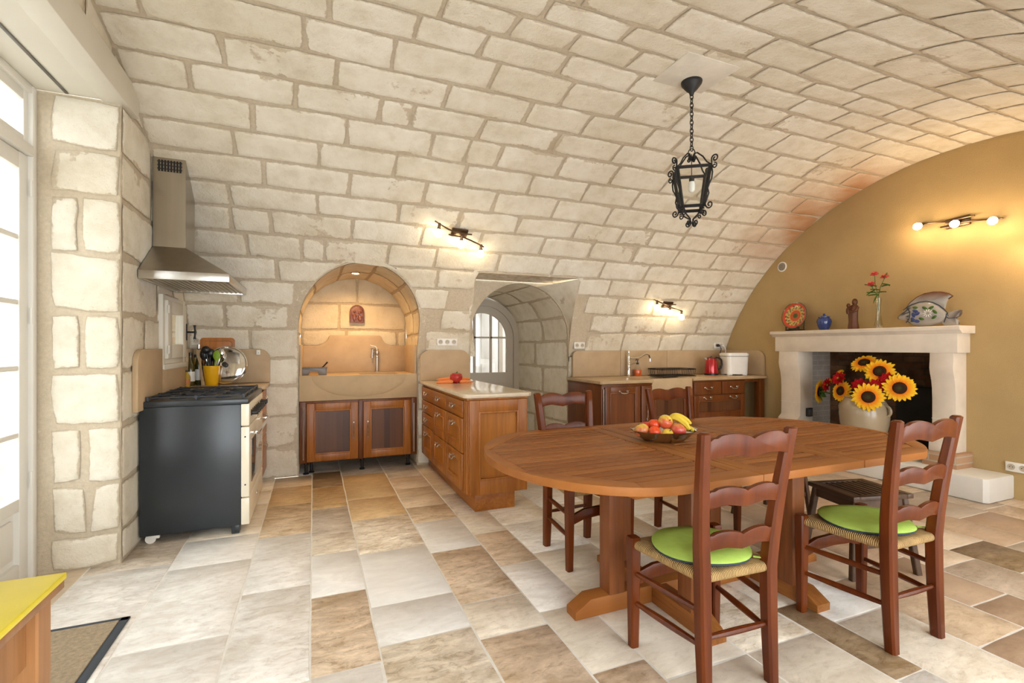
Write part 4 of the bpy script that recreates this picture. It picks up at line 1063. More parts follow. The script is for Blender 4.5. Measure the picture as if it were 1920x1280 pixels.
bm = BM(); add_lathe(bm, [(.043, 0), (.045, .004), (.045, .075), (.043, .08), (0, .08)], 18); obj('soap', bm, 'soap', t)
bm = BM(); add_lathe(bm, [(.0455, .0785), (.046, .085), (.032, .115), (.016, .135), (.016, .15)], 18, caps=False); obj('bottle', bm, 'clear', t)
bm = BM(); add_lathe(bm, [(.017, .148), (.017, .17), (.006, .172), (.006, .20), (.018, .202), (.018, .212), (0, .213)], 14); add_tube(bm, [(0, 0, .207), (-.03, -.01, .209), (-.038, -.013, .198)], .006, 6); obj('pump', bm, 'black', t)

t = thing('dish_rack', 'dark wire dish rack on the worktop left of the kettle', 'rack', (4.24, 4.90, .908), -.04)
bm = BM(); w, d_, h = .25, .15, .095
for z, k in ((.012, .94), (h, 1), (h * .9, 1)): add_tube(bm, [(-w * k, -d_ * k, z), (w * k, -d_ * k, z), (w * k, d_ * k, z), (-w * k, d_ * k, z)], .004, 6, True)
for i in range(19):
    x = -w + 2 * w * i / 18
    for s in (-1, 1): add_tube(bm, [(x * .94, s * d_ * .94, .012), (x, s * d_, h)], .0025, 5)
for i in range(11):
    y = -d_ + 2 * d_ * i / 10
    for s in (-1, 1): add_tube(bm, [(s * w * .94, y * .94, .012), (s * w, y, h)], .0025, 5)
for i in range(15): x = -w * .9 + 1.8 * w * i / 14; add_tube(bm, [(x, -d_ * .9, .012), (x, d_ * .9, .012)], .0025, 5)
obj('basket', bm, 'iron', t)
bm = BM(); add_box(bm, -.255, .255, -.155, .155, 0, .010, .004); obj('tray', bm, 'black', t)

t = thing('kettle', 'shiny red electric kettle with black handle', 'kettle', (4.86, 4.86, .908), -.55)
bm = BM(); add_lathe(bm, [(.085, .022), (.086, .03), (.082, .10), (.072, .17), (.062, .215), (.058, .222)], 28, caps=False); obj('body', bm, 'red', t)
bm = BM(); add_lathe(bm, [(.0, 0), (.088, 0), (.09, .008), (.087, .024), (.084, .026)], 28, caps=False); obj('base', bm, 'black', t)
bm = BM(); add_lathe(bm, [(.06, .218), (.058, .228), (.03, .236), (.012, .238), (.012, .246), (0, .247)], 24); obj('lid', bm, 'black', t)
bm = BM(); add_tube(bm, [(.05, 0, .232), (.095, 0, .23), (.125, 0, .20), (.128, 0, .14), (.115, 0, .09), (.085, 0, .075)], [.012, .013, .013, .013, .012, .010], 8, flat=1.3); obj('handle', bm, 'black', t)
bm = BM(); add_tube(bm, [(-.055, 0, .205), (-.075, 0, .215), (-.088, 0, .222)], [.02, .015, .01], 10); obj('spout', bm, 'pewter', t)
t = thing('bread_machine', 'white bread machine on the worktop beside the red kettle', 'appliance', (5.13, 4.74, .908), -.30)
def rbox(bm, w, d_, z0, z1, r, k=1.0):
    pr_ = []
    for z, s in ((z0, k), (z1, 1)):
        pts = []
        for cx, cy, a0 in ((w - r, d_ - r, 0), (-w + r, d_ - r, 90), (-w + r, -d_ + r, 180), (w - r, -d_ + r, 270)):
            pts += [((cx + r * math.cos(math.radians(a0 + q))) * s, (cy + r * math.sin(math.radians(a0 + q))) * s, z) for q in range(0, 91, 15)]
        pr_.append([bm.verts.new(p) for p in pts])
    a, b = pr_; n = len(a); bm.faces.new(a[::-1]); bm.faces.new(b)
    for i in range(n): bm.faces.new((a[i], a[(i + 1) % n], b[(i + 1) % n], b[i]))
bm = BM(); rbox(bm, .15, .12, .016, .245, .05, .93); obj('body', bm, 'wplastic', t)
bm = BM(); rbox(bm, .153, .123, .252, .285, .05); rbox(bm, .14, .11, .285, .292, .05); obj('lid', bm, 'wplastic', t)
bm = BM(); rbox(bm, .147, .117, .244, .253, .05); obj('seam', bm, 'black', t)
for x, y in ((-.1, -.07), (.1, -.07), (-.1, .07), (.1, .07)):
    bm = BM(); add_box(bm, x - .03, x + .03, y - .02, y + .02, 0, .02, .004); obj('foot', bm, 'wplastic', t)

# sockets and switches
def yvz(z): return CY + math.sqrt(RV ** 2 - (z - CZ) ** 2) - .009
def socket(name, label, c, n, mat='wplastic', ax='X', facing=(0, -1, 0), rot=None, w=.075):
    t = thing(name, label, 'socket', c, 0); W = w * n / 2; M = look((0, 0, 0), facing)
    bm = BM(); add_box(bm, -W, W, -.04, .04, 0, .012, .004); bmesh.ops.transform(bm, matrix=M, verts=bm.verts); obj('plate', bm, mat, t)
    for i in range(n):
        x = -W + w * (i + .5); bm = BM(); add_lathe(bm, [(.025, .011), (.025, .0145), (.0225, .0145), (.021, .0125), (0, .0125)], 18, Matrix.Translation((x, 0, 0)), False)
        bmesh.ops.transform(bm, matrix=M, verts=bm.verts); ol = obj('outlet', bm, 'taupe', t); bm = BM()
        for s in (-1, 1): add_ball(bm, (x + s * .009, 0, .0125), .0042, 1)
        add_ball(bm, (x, .011, .0125), .003, 1); bmesh.ops.transform(bm, matrix=M, verts=bm.verts); obj('pin_holes', bm, 'black', ol)
    return t
socket('wall_socket', 'white triple socket plate on the stone above the peninsula slab', (1.35, yvz(1.333), 1.333), 3)
socket('wall_socket', 'white double socket plate right of the arched passage', (3.02, yvz(1.297), 1.297), 2)
socket('wall_socket', 'cream double socket with plugs above the kettle', (5.27, yvz(1.3), 1.30), 2, w=.085)
socket('wall_socket', 'white socket plate low on the ochre wall right of the fireplace', (X1 - .004, 2.095, .27), 2, facing=(-1, 0, 0))
socket('wall_switch', 'small beige socket plate near the little window', (-.985, yvz(1.335), 1.335), 1, 'cream')
t = thing('power_cord', 'black plug and cord running down behind the bread machine', 'cord', (5.24, 5.12, 1.30))
bm = BM(); add_lathe(bm, [(.02, 0), (.02, .03), (.008, .045), (0, .045)], 12, look((5.24, 5.132, 1.30), (0, -1, 0))); obj('plug', bm, 'black', t, True)
bm = BM(); add_tube(bm, [(5.24, 5.09, 1.30), (5.243, 5.06, 1.25), (5.25, 5.10, 1.16), (5.27, 5.10, 1.08), (5.28, 5.08, .96), (5.26, 5.06, .915)], .005, 6); obj('cord', bm, 'black', t, True)
t = thing('power_cord', 'white plug and short white cord next to the black one', 'cord', (5.31, 5.12, 1.30))
bm = BM(); add_lathe(bm, [(.02, 0), (.02, .03), (.008, .045), (0, .045)], 12, look((5.325, 5.132, 1.30), (0, -1, 0))); obj('plug', bm, 'wplastic', t, True)
bm = BM(); add_tube(bm, [(5.325, 5.09, 1.30), (5.325, 5.06, 1.24), (5.335, 5.08, 1.12), (5.34, 5.06, 1.0), (5.33, 5.05, .915)], .005, 6); obj('cord', bm, 'wplastic', t, True)
t = thing('light_switch', 'tiny white switch stuck near the rounded end of the splash slab', 'switch', (-.485, 5.131, 1.205))
bm = BM(); add_box(bm, -.017, .017, -.012, .001, 0, .045, .004); obj('plate', bm, 'wplastic', t)
bm = BM(); add_ball(bm, (.004, -.013, .018), .004, 1); obj('button', bm, 'iron', t)
t = thing('air_vent', 'round white air grille high on the ochre wall', 'vent', (X1, 4.281, 2.286))
M = look((0, 0, 0), (-1, 0, 0))
bm = BM(); add_lathe(bm, [(.062, 0), (.062, .008), (.05, .012), (.048, .006), (0, .006)], 28, M, False); obj('ring', bm, 'wplastic', t)
bm = BM()
for i in range(-4, 5):
    l = math.sqrt(max(.0001, .047 ** 2 - (i * .011) ** 2)); add_box(bm, i * .011 - .002, i * .011 + .002, -l, l, .006, .011); add_box(bm, -l, l, i * .011 - .002, i * .011 + .002, .006, .011)
bmesh.ops.transform(bm, matrix=M, verts=bm.verts); obj('grille', bm, 'pewter', t)
# ------------------------------------------------------------------ dining table
TZ = .745; TY = 2.128; TYA, TYB = 1.456, 2.80; TXM = 2.0725
BT = random.Random(17); BV = [BT.random() for _ in range(60)]
def tint_boards(o):
    at = o.data.attributes.new('board', 'FLOAT', 'POINT')
    for v in o.data.vertices:
        y = v.co.y + TY; i = int((y - 1.561) / ((2.695 - 1.561) / 17)); at.data[v.index].value = BV[(i + (0 if v.co.x < -.3 else 20 if v.co.x < .3 else 40)) % 60]
def hw(x):
    """half width of the oval top at x"""
    dx = 1.5 - x if x < TXM else x - 2.645
    h = .672
    if dx > 0: h = min(h, math.sqrt(max(0, .7148 ** 2 - dx * dx)))
    return h
t = thing('dining_table', 'long oval slatted wooden dining table on trestle feet', 'table', (TXM, TY, 0))
oc = []
NO = 40
for k in range(NO + 1):
    a = math.radians(110 + 140 * k / NO); x = 1.5 + .7148 * math.cos(a); y = TY + .7148 * math.sin(a)
    oc.append((x, max(TYA, min(TYB, y))))
oc_left = [(1.345 - .56 * math.cos(math.radians(q)), TY + .672 * math.sin(math.radians(q))) for q in [88 - 176 * k / NO for k in range(NO + 1)]]
inner = [(1.172, 2.695), (.848, 2.365), (.848, 1.891), (1.172, 1.561)]
def mirror(p): return (2 * TXM - p[0], p[1])
for side in (0, 1):
    f = (lambda p: p) if side == 0 else mirror
    # curved rim
    bm = BM(); pts = [(1.742, TYB)] + (oc_left if side == 0 else oc) + [(1.742, TYA)]
    inn = [(1.742, 2.695)] + [inner[0]] * 1 + inner[1:] + [(1.742, 1.561)]
    # rim pieces between outline and the inner octagon
    def near(p): return min(range(len(pts)), key=lambda i: math.dist(pts[i], p))
    cuts = [0, near((1.17, 2.76)), near((.80, 2.38)), near((.80, 1.875)), near((1.17, 1.495)), len(pts) - 1]
    for k in range(5):
        poly = [f(p) for p in pts[cuts[k]:cuts[k + 1] + 1]] + [f(inn[k + 1]), f(inn[k])]
        add_prism(bm, poly, 'Z', TZ - .036, TZ, .0025)
    obj('rim', bm, 'teak', t, True)
    bm = BM(); n = 17; p_ = (2.695 - 1.561) / n
    def xl(y):
        if y > 2.365: return .848 + (y - 2.365) / .33 * .324
        if y < 1.891: return .848 + (1.891 - y) / .33 * .324
        return .848
    for i in range(n):
        ya, yb = 1.561 + p_ * i + .008, 1.561 + p_ * (i + 1) - .008
        add_prism(bm, [f(q) for q in ((xl(ya) + .003, ya), (1.655, ya), (1.655, yb), (xl(yb) + .003, yb))], 'Z', TZ - .028, TZ - .001, .003)
    tint_boards(obj('slats', bm, 'teak', t, True))
    bm = BM(); a, b = f((1.66, 1.565)), f((1.738, 2.691)); add_box(bm, min(a[0], b[0]), max(a[0], b[0]), a[1], b[1], TZ - .036, TZ - .0005, .002)
    obj('crossboard', bm, 'teakY', t, True)
for y0, y1 in ((TYA, 1.561), (2.695, TYB)): bm = BM(); add_box(bm, 1.745, 2.40, y0, y1, TZ - .036, TZ, .0025); obj('rim', bm, 'teak', t, True)
bm = BM()
for x0, x1 in ((1.746, 1.83), (2.315, 2.398)): add_box(bm, x0, x1, 1.564, 2.692, TZ - .036, TZ - .0005, .002)
obj('crossboard', bm, 'teakY', t, True)
bm = BM()
for i in range(n): add_box(bm, 1.834, 2.311, 1.561 + p_ * i + .008, 1.561 + p_ * (i + 1) - .008, TZ - .028, TZ - .001, .003)
tint_boards(obj('slats', bm, 'teak', t, True))
for y in (1.66, 2.60):
    bm = BM(); add_box(bm, 1.22, 2.93, y - .03, y + .03, TZ - .095, TZ - .036, .004); obj('runner', bm, 'teak', t, True)
def foot(axis, c, a0, a1, w=.044, h=.085):
    bm = BM(); p = [(a0, 0), (a1, 0), (a1, .035), (a1 - .085, h), (a0 + .085, h), (a0, .035)]
    add_prism(bm, p, {'X': 'Y', 'Y': 'X'}[axis], c - w, c + w, .003); return bm
obj('foot', foot('X', 2.0, 1.13, 2.78), 'teak', t, True)
for x in (1.612, 2.282): obj('foot', foot('Y', x, 1.57, 2.46, .046, .081), 'teakY', t, True)
for x, y in ((1.36, 2.0), (1.612, 1.73), (1.612, 2.29), (2.262, 1.73), (2.282, 2.29), (2.53, 2.0)):
    bm = BM(); add_box(bm, x - .044, x + .044, y - .044, y + .044, .079, TZ - .0365, .004); obj('post', bm, 'teakZ', t, True)
for y in (1.73, 2.29):
    bm = BM(); add_box(bm, 1.30, 2.62, y - .03, y + .03, TZ - .085, TZ - .037, .003); obj('rail', bm, 'teak', t, True)

# ------------------------------------------------------------------ ladder-back chairs (front towards +Y, origin on the floor under the seat)
WF, WR, WT, DP, CHH, LEAN = .433, .313, .405, .349, .981, .062
def rail_shape(w, h, n=26, amp=.5):
    """ladder slat outline: two humps with a cusp, notched ends, lower edge dipping at the middle"""
    top, bot = [], []
    for i in range(n + 1):
        u = i / n; a = abs(math.sin(PI * (u * 2 - .04 * 0)))
        z = .76 * h + .24 * h * a ** .8
        if u < .09 or u > .91: z = h * (.74 + .10 * (1 if .035 < u < .965 else 0))
        top.append((-w / 2 + w * u, z))
        c = 1 - abs(2 * u - 1); b = .15 * h * math.sin(PI * min(1, c * 1.9) * .5) * (1 if c < .55 else 1 - (c - .55) / .45 * 1.1)
        bot.append((-w / 2 + w * u, b))
    return bot + top[::-1]
def back_x(z, s): # half spacing and y of the rear post axis at height z
    if z < .44: k = z / .44; y = -.014 * (1 - k) ** 1.6; w = WR / 2
    else: k = (z - .44) / (CHH - .44); y = -LEAN * k ** 1.5; w = WR / 2 + (WT - WR) / 2 * k
    return s * w, y - DP / 2
def make_chair(label, group):
    t = thing('dining_chair', label, 'chair', group=group)
    for s in (-1, 1):
        zs_ = [0, .08, .18, .30, .44, .55, .66, .78, .90, .975]
        P = [(*back_x(z, s), z) for z in zs_]; n = len(zs_)
        bm = BM(); add_post(bm, P + [(P[-1][0], P[-1][1], CHH)], [.042, .045, .048, .050, .051, .050, .048, .046, .044, .042, .030], [.044, .046, .049, .051, .052, .050, .047, .043, .040, .037, .026], .008)
        obj('back_post', bm, 'chair', t)
    for s in (-1, 1):
        bm = BM(); x = s * WF / 2; add_post(bm, [(x, DP / 2, 0), (x, DP / 2, .25), (x, DP / 2, .455), (x, DP / 2, .468)], [.037, .044, .049, .043], [.037, .044, .049, .043], .006); obj('front_leg', bm, 'chair', t)
    for z, h in ((.925, .092), (.734, .080), (.570, .074)):
        xa, y = back_x(z + .03, 1); w = 2 * xa - .030; bm = BM(); add_prism(bm, rail_shape(w, h), 'Y', -.009, .009, .003)
        tilt = math.atan(LEAN / (CHH - .44)); M = Matrix.Translation((0, y, z - h * .45)) @ Matrix.Rotation(tilt, 4, 'X')
        bmesh.ops.transform(bm, matrix=M, verts=bm.verts)
        for v in bm.verts: v.co.y -= .012 * (1 - (v.co.x / (w / 2)) ** 2)   # slats bow backwards
        obj('back_slat', bm, 'chair', t)
    bm = BM()
    def rod(a, b, r=.013): 
        a, b = Vector(a), Vector(b); add_tube(bm, [a.lerp(b, k / 6) for k in range(7)], [r * (.72 + .35 * math.sin(PI * k / 6)) for k in range(7)], 8)
    for s in (-1, 1):
        for z in (.19, .315):
            xb, yb = back_x(z, s); rod((s * WF / 2, DP / 2, z), (xb, yb, z))
    (xa, ya), (xb, yb) = back_x(.22, -1), back_x(.22, 1); rod((xa, ya, .22), (xb, yb, .22), .012)
    obj('stretcher', bm, 'chair', t)
    bm = BM(); sh = [(-WF / 2, .0), (-.12, .028), (0, .034), (.12, .028), (WF / 2, .0), (WF / 2, .055), (.12, .085), (0, .09), (-.12, .085), (-WF / 2, .055)]
    add_prism(bm, [(x, z + .255) for x, z in sh], 'Y', DP / 2 - .011, DP / 2 + .011, .003); obj('front_stretcher', bm, 'chair', t)
    # rush seat: four triangles of cord wrapped over rounded rails
    bm = BM(); uvl = bm.loops.layers.uv.new('UVMap'); zc, r = .437, .019
    cn = [Vector((-WF / 2 - .004, DP / 2 + .006, 0)), Vector((-WR / 2 - .004, -DP / 2 - .004, 0)), Vector((WR / 2 + .004, -DP / 2 - .004, 0)), Vector((WF / 2 + .004, DP / 2 + .006, 0))]
    ctr = Vector((0, .01, 0)); prof = [(0, -.022 - 0), ]
    for k in range(4):
        a, b = cn[k], cn[(k + 1) % 4]; d = (b - a).normalized(); nrm = Vector((d.y, -d.x, 0)); nrm = nrm if nrm.dot((a + b) / 2 - ctr) > 0 else -nrm
        prf = [(1.0, 0, -.012)] + [(0, math.sin(q) * r, math.cos(q) * r) for q in (0, .5, 1.0, 1.57, 2.1, 2.64, 3.14)] + [(.6, 0, -r)]
        m = 12; g = []
        for i in range(m + 1):
            p = a.lerp(b, i / m); row = []
            for (cm, o, z) in prf:
                base = p.lerp(ctr, cm); edge_in = 0 if cm else 1
                q = base + nrm * (o - .006 * edge_in); row.append(bm.verts.new((q.x, q.y, zc + (z if not cm else (.008 if z > -.015 else z)))))
            g.append(row)
        Ln = (b - a).length
        for i in range(m):
            for j in range(len(prf) - 1):
                vs = (g[i][j], g[i][j + 1], g[i + 1][j + 1], g[i + 1][j])
                if (vs[0].co - vs[3].co).length < 1e-6:
                    vs = (g[i][j], g[i][j + 1], g[i + 1][j + 1]); us = (i, i, i + 1)
                else: us = (i, i, i + 1, i + 1)
                try: fc = bm.faces.new(vs)
                except ValueError: continue
                for l, u in zip(fc.loops, us): l[uvl].uv = (Ln * u / m + k * .37, j * .02)
    obj('rush_seat', bm, 'rush', t, smooth=80)
    return t
ch1 = make_chair('ladder-back dining chair with cushion, back to us at the middle of the table', 'ladder-back dining chairs')
ch1.location = (1.474, 1.517, 0); ch1.rotation_euler = (0, 0, math.radians(-3))
ch2 = dup(ch1, (2.402, 1.437, 0), math.radians(-1.2), 'ladder-back dining chair with cushion at the right, in front of the slatted stool')
ch3 = dup(ch1, (1.558, 2.599, 0), math.radians(183.4), 'ladder-back dining chair without cushion between table and drawer peninsula')
ch4 = dup(ch1, (2.446, 2.60, 0), math.radians(185), 'ladder-back dining chair across the table in front of the sink cabinet')

def cushion(loc, rz, label):
    t = thing('seat_cushion', label, 'cushion', loc, rz, 'green round seat cushions')
    def shape(prof):
        bm = BM(); add_lathe(bm, prof, 40); 
        for v in bm.verts:
            a = math.atan2(v.co.y, v.co.x); v.co.x *= 1.0; v.co.y *= .96
            v.co.z += .004 * math.sin(3 * a + 1) * (v.co.x ** 2 + v.co.y ** 2) / .04
        return bm
    obj('cover', shape([(.188, .008), (.195, .012), (.187, .021), (.12, .029), (.06, .028), (0, .026)]), 'green', t, smooth=70)
    obj('piping', shape([(0, -.002), (.18, -.002), (.191, .001), (.194, .005), (.192, .010), (.186, .011)]), 'navy', t, smooth=70)
    bm = BM()
    for s in (-1, 1): add_tube(bm, [(s * .13, -.145, .004), (s * .15, -.165, .006), (s * .165, -.172, -.01)], .004, 6)
    obj('tie', bm, 'green', t)
cushion((1.466, 1.525, .459), -.08, 'lime green round cushion on the chair nearest the camera')
cushion((2.40, 1.455, .459), .02, 'lime green round cushion on the chair at the right')

# ------------------------------------------------------------------ slatted stools
def stool(loc, rz, label):
    t = thing('slatted_stool', label, 'stool', loc, rz, 'dark slatted stools'); a, b, h = .19, .165, .45
    bm = BM()
    for s in (-1, 1): add_box(bm, s * a - .025 - s * .02, s * a + .025 - s * .02, -b, b, h - .025, h, .003); add_box(bm, -a + .03, a - .03, s * b - s * .02 - .02, s * b - s * .02 + .02, h - .025, h, .003)
    for i in range(8): x = -a + .06 + i * (2 * a - .12) / 7; add_box(bm, x - .012, x + .012, -b + .04, b - .04, h - .02, h - .001, .002)
    obj('seat', bm, 'stool', t)
    bm = BM()
    for s in (-1, 1): add_box(bm, -a + .03, a - .03, s * (b - .03) - .009, s * (b - .03) + .009, h - .08, h - .025); add_box(bm, s * (a - .03) - .009, s * (a - .03) + .009, -b + .03, b - .03, h - .08, h - .025)
    obj('apron', bm, 'stool', t)
    for sx in (-1, 1):
        for sy in (-1, 1):
            bm = BM(); add_post(bm, [(sx * (a + .02), sy * (b + .01), 0), (sx * (a - .03), sy * (b - .03), h - .025)], .036, .03, .004); obj('leg', bm, 'stool', t)
    bm = BM()
    for s in (-1, 1): add_box(bm, -a + .0, a - .0, s * (b - .012) - .008, s * (b - .012) + .008, .16, .19)
    add_box(bm, -.012, .012, -b + .01, b - .01, .165, .185); obj('stretcher', bm, 'stool', t)
stool((2.975, 1.84, 0), math.radians(-13), 'dark slatted stool beside the right-hand chair')
stool((3.22, 2.62, 0), math.radians(8), 'dark slatted stool tucked under the far end of the table')

# ------------------------------------------------------------------ yellow-topped table and door mat
t = thing('side_table', 'wooden table with bright yellow top in the lower left corner', 'table', (-.78, 1.02, 0))
tx0, tx1, ty0, ty1 = -1.03, -.535, .62, 1.44
bm = BM(); add_box(bm, tx0, tx1, ty0, ty1, .738, .752, .002); obj('tabletop', bm, 'yellow', t, True)
bm = BM(); add_box(bm, tx0 + .003, tx1 - .003, ty0 + .003, ty1 - .003, .718, .738, .002); obj('edge_board', bm, 'tabwood', t, True)
for x in (tx0 + .05, tx1 - .05):
    for y in (ty0 + .05, ty1 - .05): bm = BM(); add_post(bm, [(x, y, 0), (x, y, .55), (x, y, .718)], [.04, .06, .06], [.04, .06, .06], .004); obj('leg', bm, 'tabwood', t, True)
bm = BM()
for y in (ty0 + .05, ty1 - .05): add_box(bm, tx0 + .07, tx1 - .07, y - .011, y + .011, .59, .718)
for x in (tx0 + .05, tx1 - .05): add_box(bm, x - .011, x + .011, ty0 + .07, ty1 - .07, .59, .718)
obj('apron', bm, 'tabwood', t, True)
t = thing('door_mat', 'beige coir door mat with dark border behind the yellow table', 'mat', (-1.1, 2.35, 0))
mx0, mx1, my0, my1 = -1.42, -.80, 1.92, 2.79
bm = BM(); add_box(bm, mx0 + .035, mx1 - .035, my0 + .035, my1 - .035, 0, .014, .002); obj('coir', bm, 'mat', t, True)
bm = BM()
for a in ((mx0, mx1, my0, my0 + .036), (mx0, mx1, my1 - .036, my1), (mx0, mx0 + .036, my0, my1), (mx1 - .036, mx1, my0, my1)): add_box(bm, *a, 0, .008, .003)
obj('border', bm, 'matb', t, True)

# ------------------------------------------------------------------ fruit bowl
BX, BY = 1.845, 2.20; ax = Vector((.924, -.382, 0)); ay = Vector((.382, .924, 0))
bm = BM(); NS = 48; prof = [(0, .012), (.55, .012), (.66, .016), (.82, .034), (.93, .052), (1.0, .060), (1.01, .062), (.94, .056), (.80, .028), (.62, .004), (.5, .0), (0, .0)]
add_lathe(bm, prof, NS)
for v in bm.verts:
    a = math.atan2(v.co.y, v.co.x); r_ = math.hypot(v.co.x, v.co.y); fl = 1 + .02 * (abs(math.sin(6 * a)) - .5) * (r_ > .6)
    v.co.x *= .183 * fl; v.co.y *= .125 * fl
t = thing('fruit_bowl', 'oval fluted silver fruit bowl on the dining table', 'bowl', (BX, BY, TZ), math.atan2(-.382, .924))
obj('bowl', bm, 'bowl', t, smooth=60)
bm = BM()
for s in (-1, 1):
    for k in range(3): add_tube(bm, [(s * (.178 + .006 * math.sin(q)), -.02 + .02 * k + .008 * math.cos(q), .064 + .007 * math.sin(q)) for q in [i * 2 * PI / 10 for i in range(10)]], .003, 5, True)
obj('handle', bm, 'bowl', t)
def apple(o, r, d, c1, c2, label, cat='apple', name='apple', stem=True, flat=.9):
    p = Vector((BX, BY, TZ)) + ax * o[0] + ay * o[1] + Vector((0, 0, o[2])); M = look((0, 0, 0), d)
    t = thing(name, label, cat, p); bm = BM(); n = 16
    add_lathe(bm, [(r * (math.sin(q) * (1 + .06 * math.cos(q))), r * flat * (-math.cos(q) - (.22 * math.exp(-(PI - q) ** 2 / .12)) * -1 * -1 + .12 * math.exp(-q ** 2 / .1))) for q in [PI * i / n for i in range(n + 1)]], 24, M, False)
    o_ = obj('flesh', bm, 'fruit', t, smooth=80)
    hd = Vector((-.35, -.5, -.75)).normalized()
    paint(o_, lambda c: tuple(x + (y - x) * max(0, min(1, .5 + 1.1 * (c.normalized().dot(hd)) + .25 * math.sin(9 * c.x / r + 5 * c.z / r))) for x, y in zip(c1, c2)))
    if stem:
        bm = BM(); e = M @ Vector((0, 0, r * flat * .72)); f = M @ Vector((.006, 0, r * flat * 1.02)); add_tube(bm, [e, f], [.003, .002], 6); obj('stem', bm, 'stool', t)
YA, RA, ORG = (.72, .53, .07), (.60, .055, .03), (.78, .085, .012)
apple((-.128, -.012, .062), .042, (-.2, .5, 1), YA, (.62, .16, .07), 'yellow and pink apple at the left end of the fruit bowl')
apple((-.092, .045, .072), .034, (0, .3, 1), RA, RA, 'red apple half hidden behind the tomatoes')
apple((-.064, -.048, .060), .034, (.1, -.6, .8), ORG, (.70, .06, .01), 'glossy orange-red tomato at the front of the bowl', 'tomato', 'tomato', False, .86)
apple((-.046, .022, .090), .036, (.1, .1, 1), ORG, (.70, .06, .01), 'orange-red tomato on top behind the front one', 'tomato', 'tomato', False, .86)
apple((.010, -.006, .108), .042, (.05, -.75, .35), YA, (.60, .10, .04), 'large yellow and red apple on top of the fruit pile')
apple((.002, -.068, .050), .032, (.1, -.5, .8), (.74, .56, .05), (.70, .45, .05), 'small yellow apple low at the front of the bowl')
apple((.075, -.020, .064), .046, (.3, .2, 1), (.66, .30, .09), (.56, .06, .05), 'big pink apple under the bananas')
for k, (pts, lb) in enumerate((([(.045, .03, .128), (.08, .02, .138), (.12, -.005, .122), (.155, -.02, .095)], 'upper banana pointing right across the fruit pile'),
                               ([(.04, .015, .128), (.072, -.012, .132), (.108, -.038, .105), (.135, -.05, .066)], 'front banana drooping over the pink apple'),
                               ([(.085, .05, .075), (.125, .03, .072), (.155, .0, .066), (.172, -.02, .058)], 'lower banana lying at the right rim of the bowl'))):
    W_pts = [Vector((BX, BY, TZ)) + ax * a + ay * b + Vector((0, 0, c)) for a, b, c in pts]
    t = thing('banana', lb, 'banana', W_pts[1]); bm = BM()
    P = []
    for i in range(17):
        u = i / 16 * 3; j = min(2, int(u)); f = u - j; p0 = W_pts[max(0, j - 1)]; p1, p2 = W_pts[j], W_pts[j + 1]; p3 = W_pts[min(3, j + 2)]
        P.append(.5 * ((2 * p1) + (p2 - p0) * f + (2 * p0 - 5 * p1 + 4 * p2 - p3) * f * f + (3 * p1 - p0 - 3 * p2 + p3) * f ** 3))
    add_tube(bm, P[:16], [.008, .011, .014, .016, .017, .0175, .018, .018, .018, .0175, .017, .016, .0145, .012, .009, .006], 6); o_ = obj('skin', bm, 'banana', t, True, 25)
    paint(o_, lambda c: (.76, .56, .055) if math.sin(60 * c.x + 40 * c.y) < .9 else (.5, .35, .04))
    bm = BM(); add_tube(bm, [P[15], P[16]], [.0065, .005], 6); obj('tip', bm, 'black', t, True)
# red pepper and carrots on the peninsula
KX, KY, KZ = 1.32, 4.72, .915
t = thing('bell_pepper', 'red bell pepper on the carrots, on the pale peninsula top', 'pepper', (KX + .01, KY - .03, KZ)); bm = BM()
add_lathe(bm, [(0, .012), (.03, .0), (.05, .02), (.058, .055), (.055, .085), (.035, .10), (.012, .09), (0, .09)], 28)
for v in bm.verts:
    a = math.atan2(v.co.y, v.co.x); k = 1 + .13 * math.cos(4 * a); v.co.x *= k; v.co.y *= k
obj('flesh', bm, 'pepper', t, smooth=80)
bm = BM(); add_tube(bm, [(0, 0, .088), (.004, 0, .105), (.014, 0, .112)], [.010, .006, .007], 8); obj('stem', bm, 'leaf', t)
for k, (dx, dy, a, lb) in enumerate(((-.07, -.05, 2.9, 'front left'), (-.06, .03, 2.5, 'rear left'), (.08, -.045, .15, 'front right'), (.075, .03, .55, 'rear right'), (-.09, -.005, 3.25, 'middle left'), (-.05, .0, 2.72, 'topmost left'), (.06, -.01, .38, 'topmost right'))):
    bm = BM(); d = Vector((math.cos(a), math.sin(a), 0)); c0 = Vector((KX + dx * .4, KY + dy, KZ + .018 + (.026 if 'topmost' in lb else 0)))
    add_tube(bm, [c0 + d * (.16 * q) + Vector((0, 0, -.010 * q)) for q in (0, .1, .35, .65, .9, 1)], [.011, .0195, .018, .014, .009, .004], 10)
    tt = single('carrot', bm, 'carrot', 'orange carrot, the %s one of those around the red pepper' % lb, 'carrot', c0, 'carrots on the peninsula')
# ------------------------------------------------------------------ fireplace
t = thing('fireplace', 'pale stone fireplace with mantelshelf, consoles and raised hearth', 'fireplace', (5.3, 3.3, 0))
def molding(): return [(X1 + .0, 1.40), (5.245, 1.40), (5.235, 1.405), (5.225, 1.42), (5.2, 1.43), (5.195, 1.44), (5.195, 1.462), (5.205, 1.468), (X1, 1.468)]
bm = BM(); add_prism(bm, [(x, z) for x, z in molding()], 'Y', 2.375, 4.255, .003); obj('mantelshelf', bm, 'mantel', t, True)
bm = BM(); add_box(bm, 5.245, X1, 2.41, 4.22, 1.225, 1.402, .005); obj('lintel', bm, 'mantel', t, True)
pj = [(X1 + .05, .33), (5.235, .33), (5.23, .35), (5.235, .43), (5.262, .45), (5.285, .47), (5.288, .62), (5.288, .80), (5.283, .90), (5.27, .98), (5.25, 1.04), (5.24, 1.09), (5.247, 1.15), (5.25, 1.228), (X1 + .05, 1.228)]
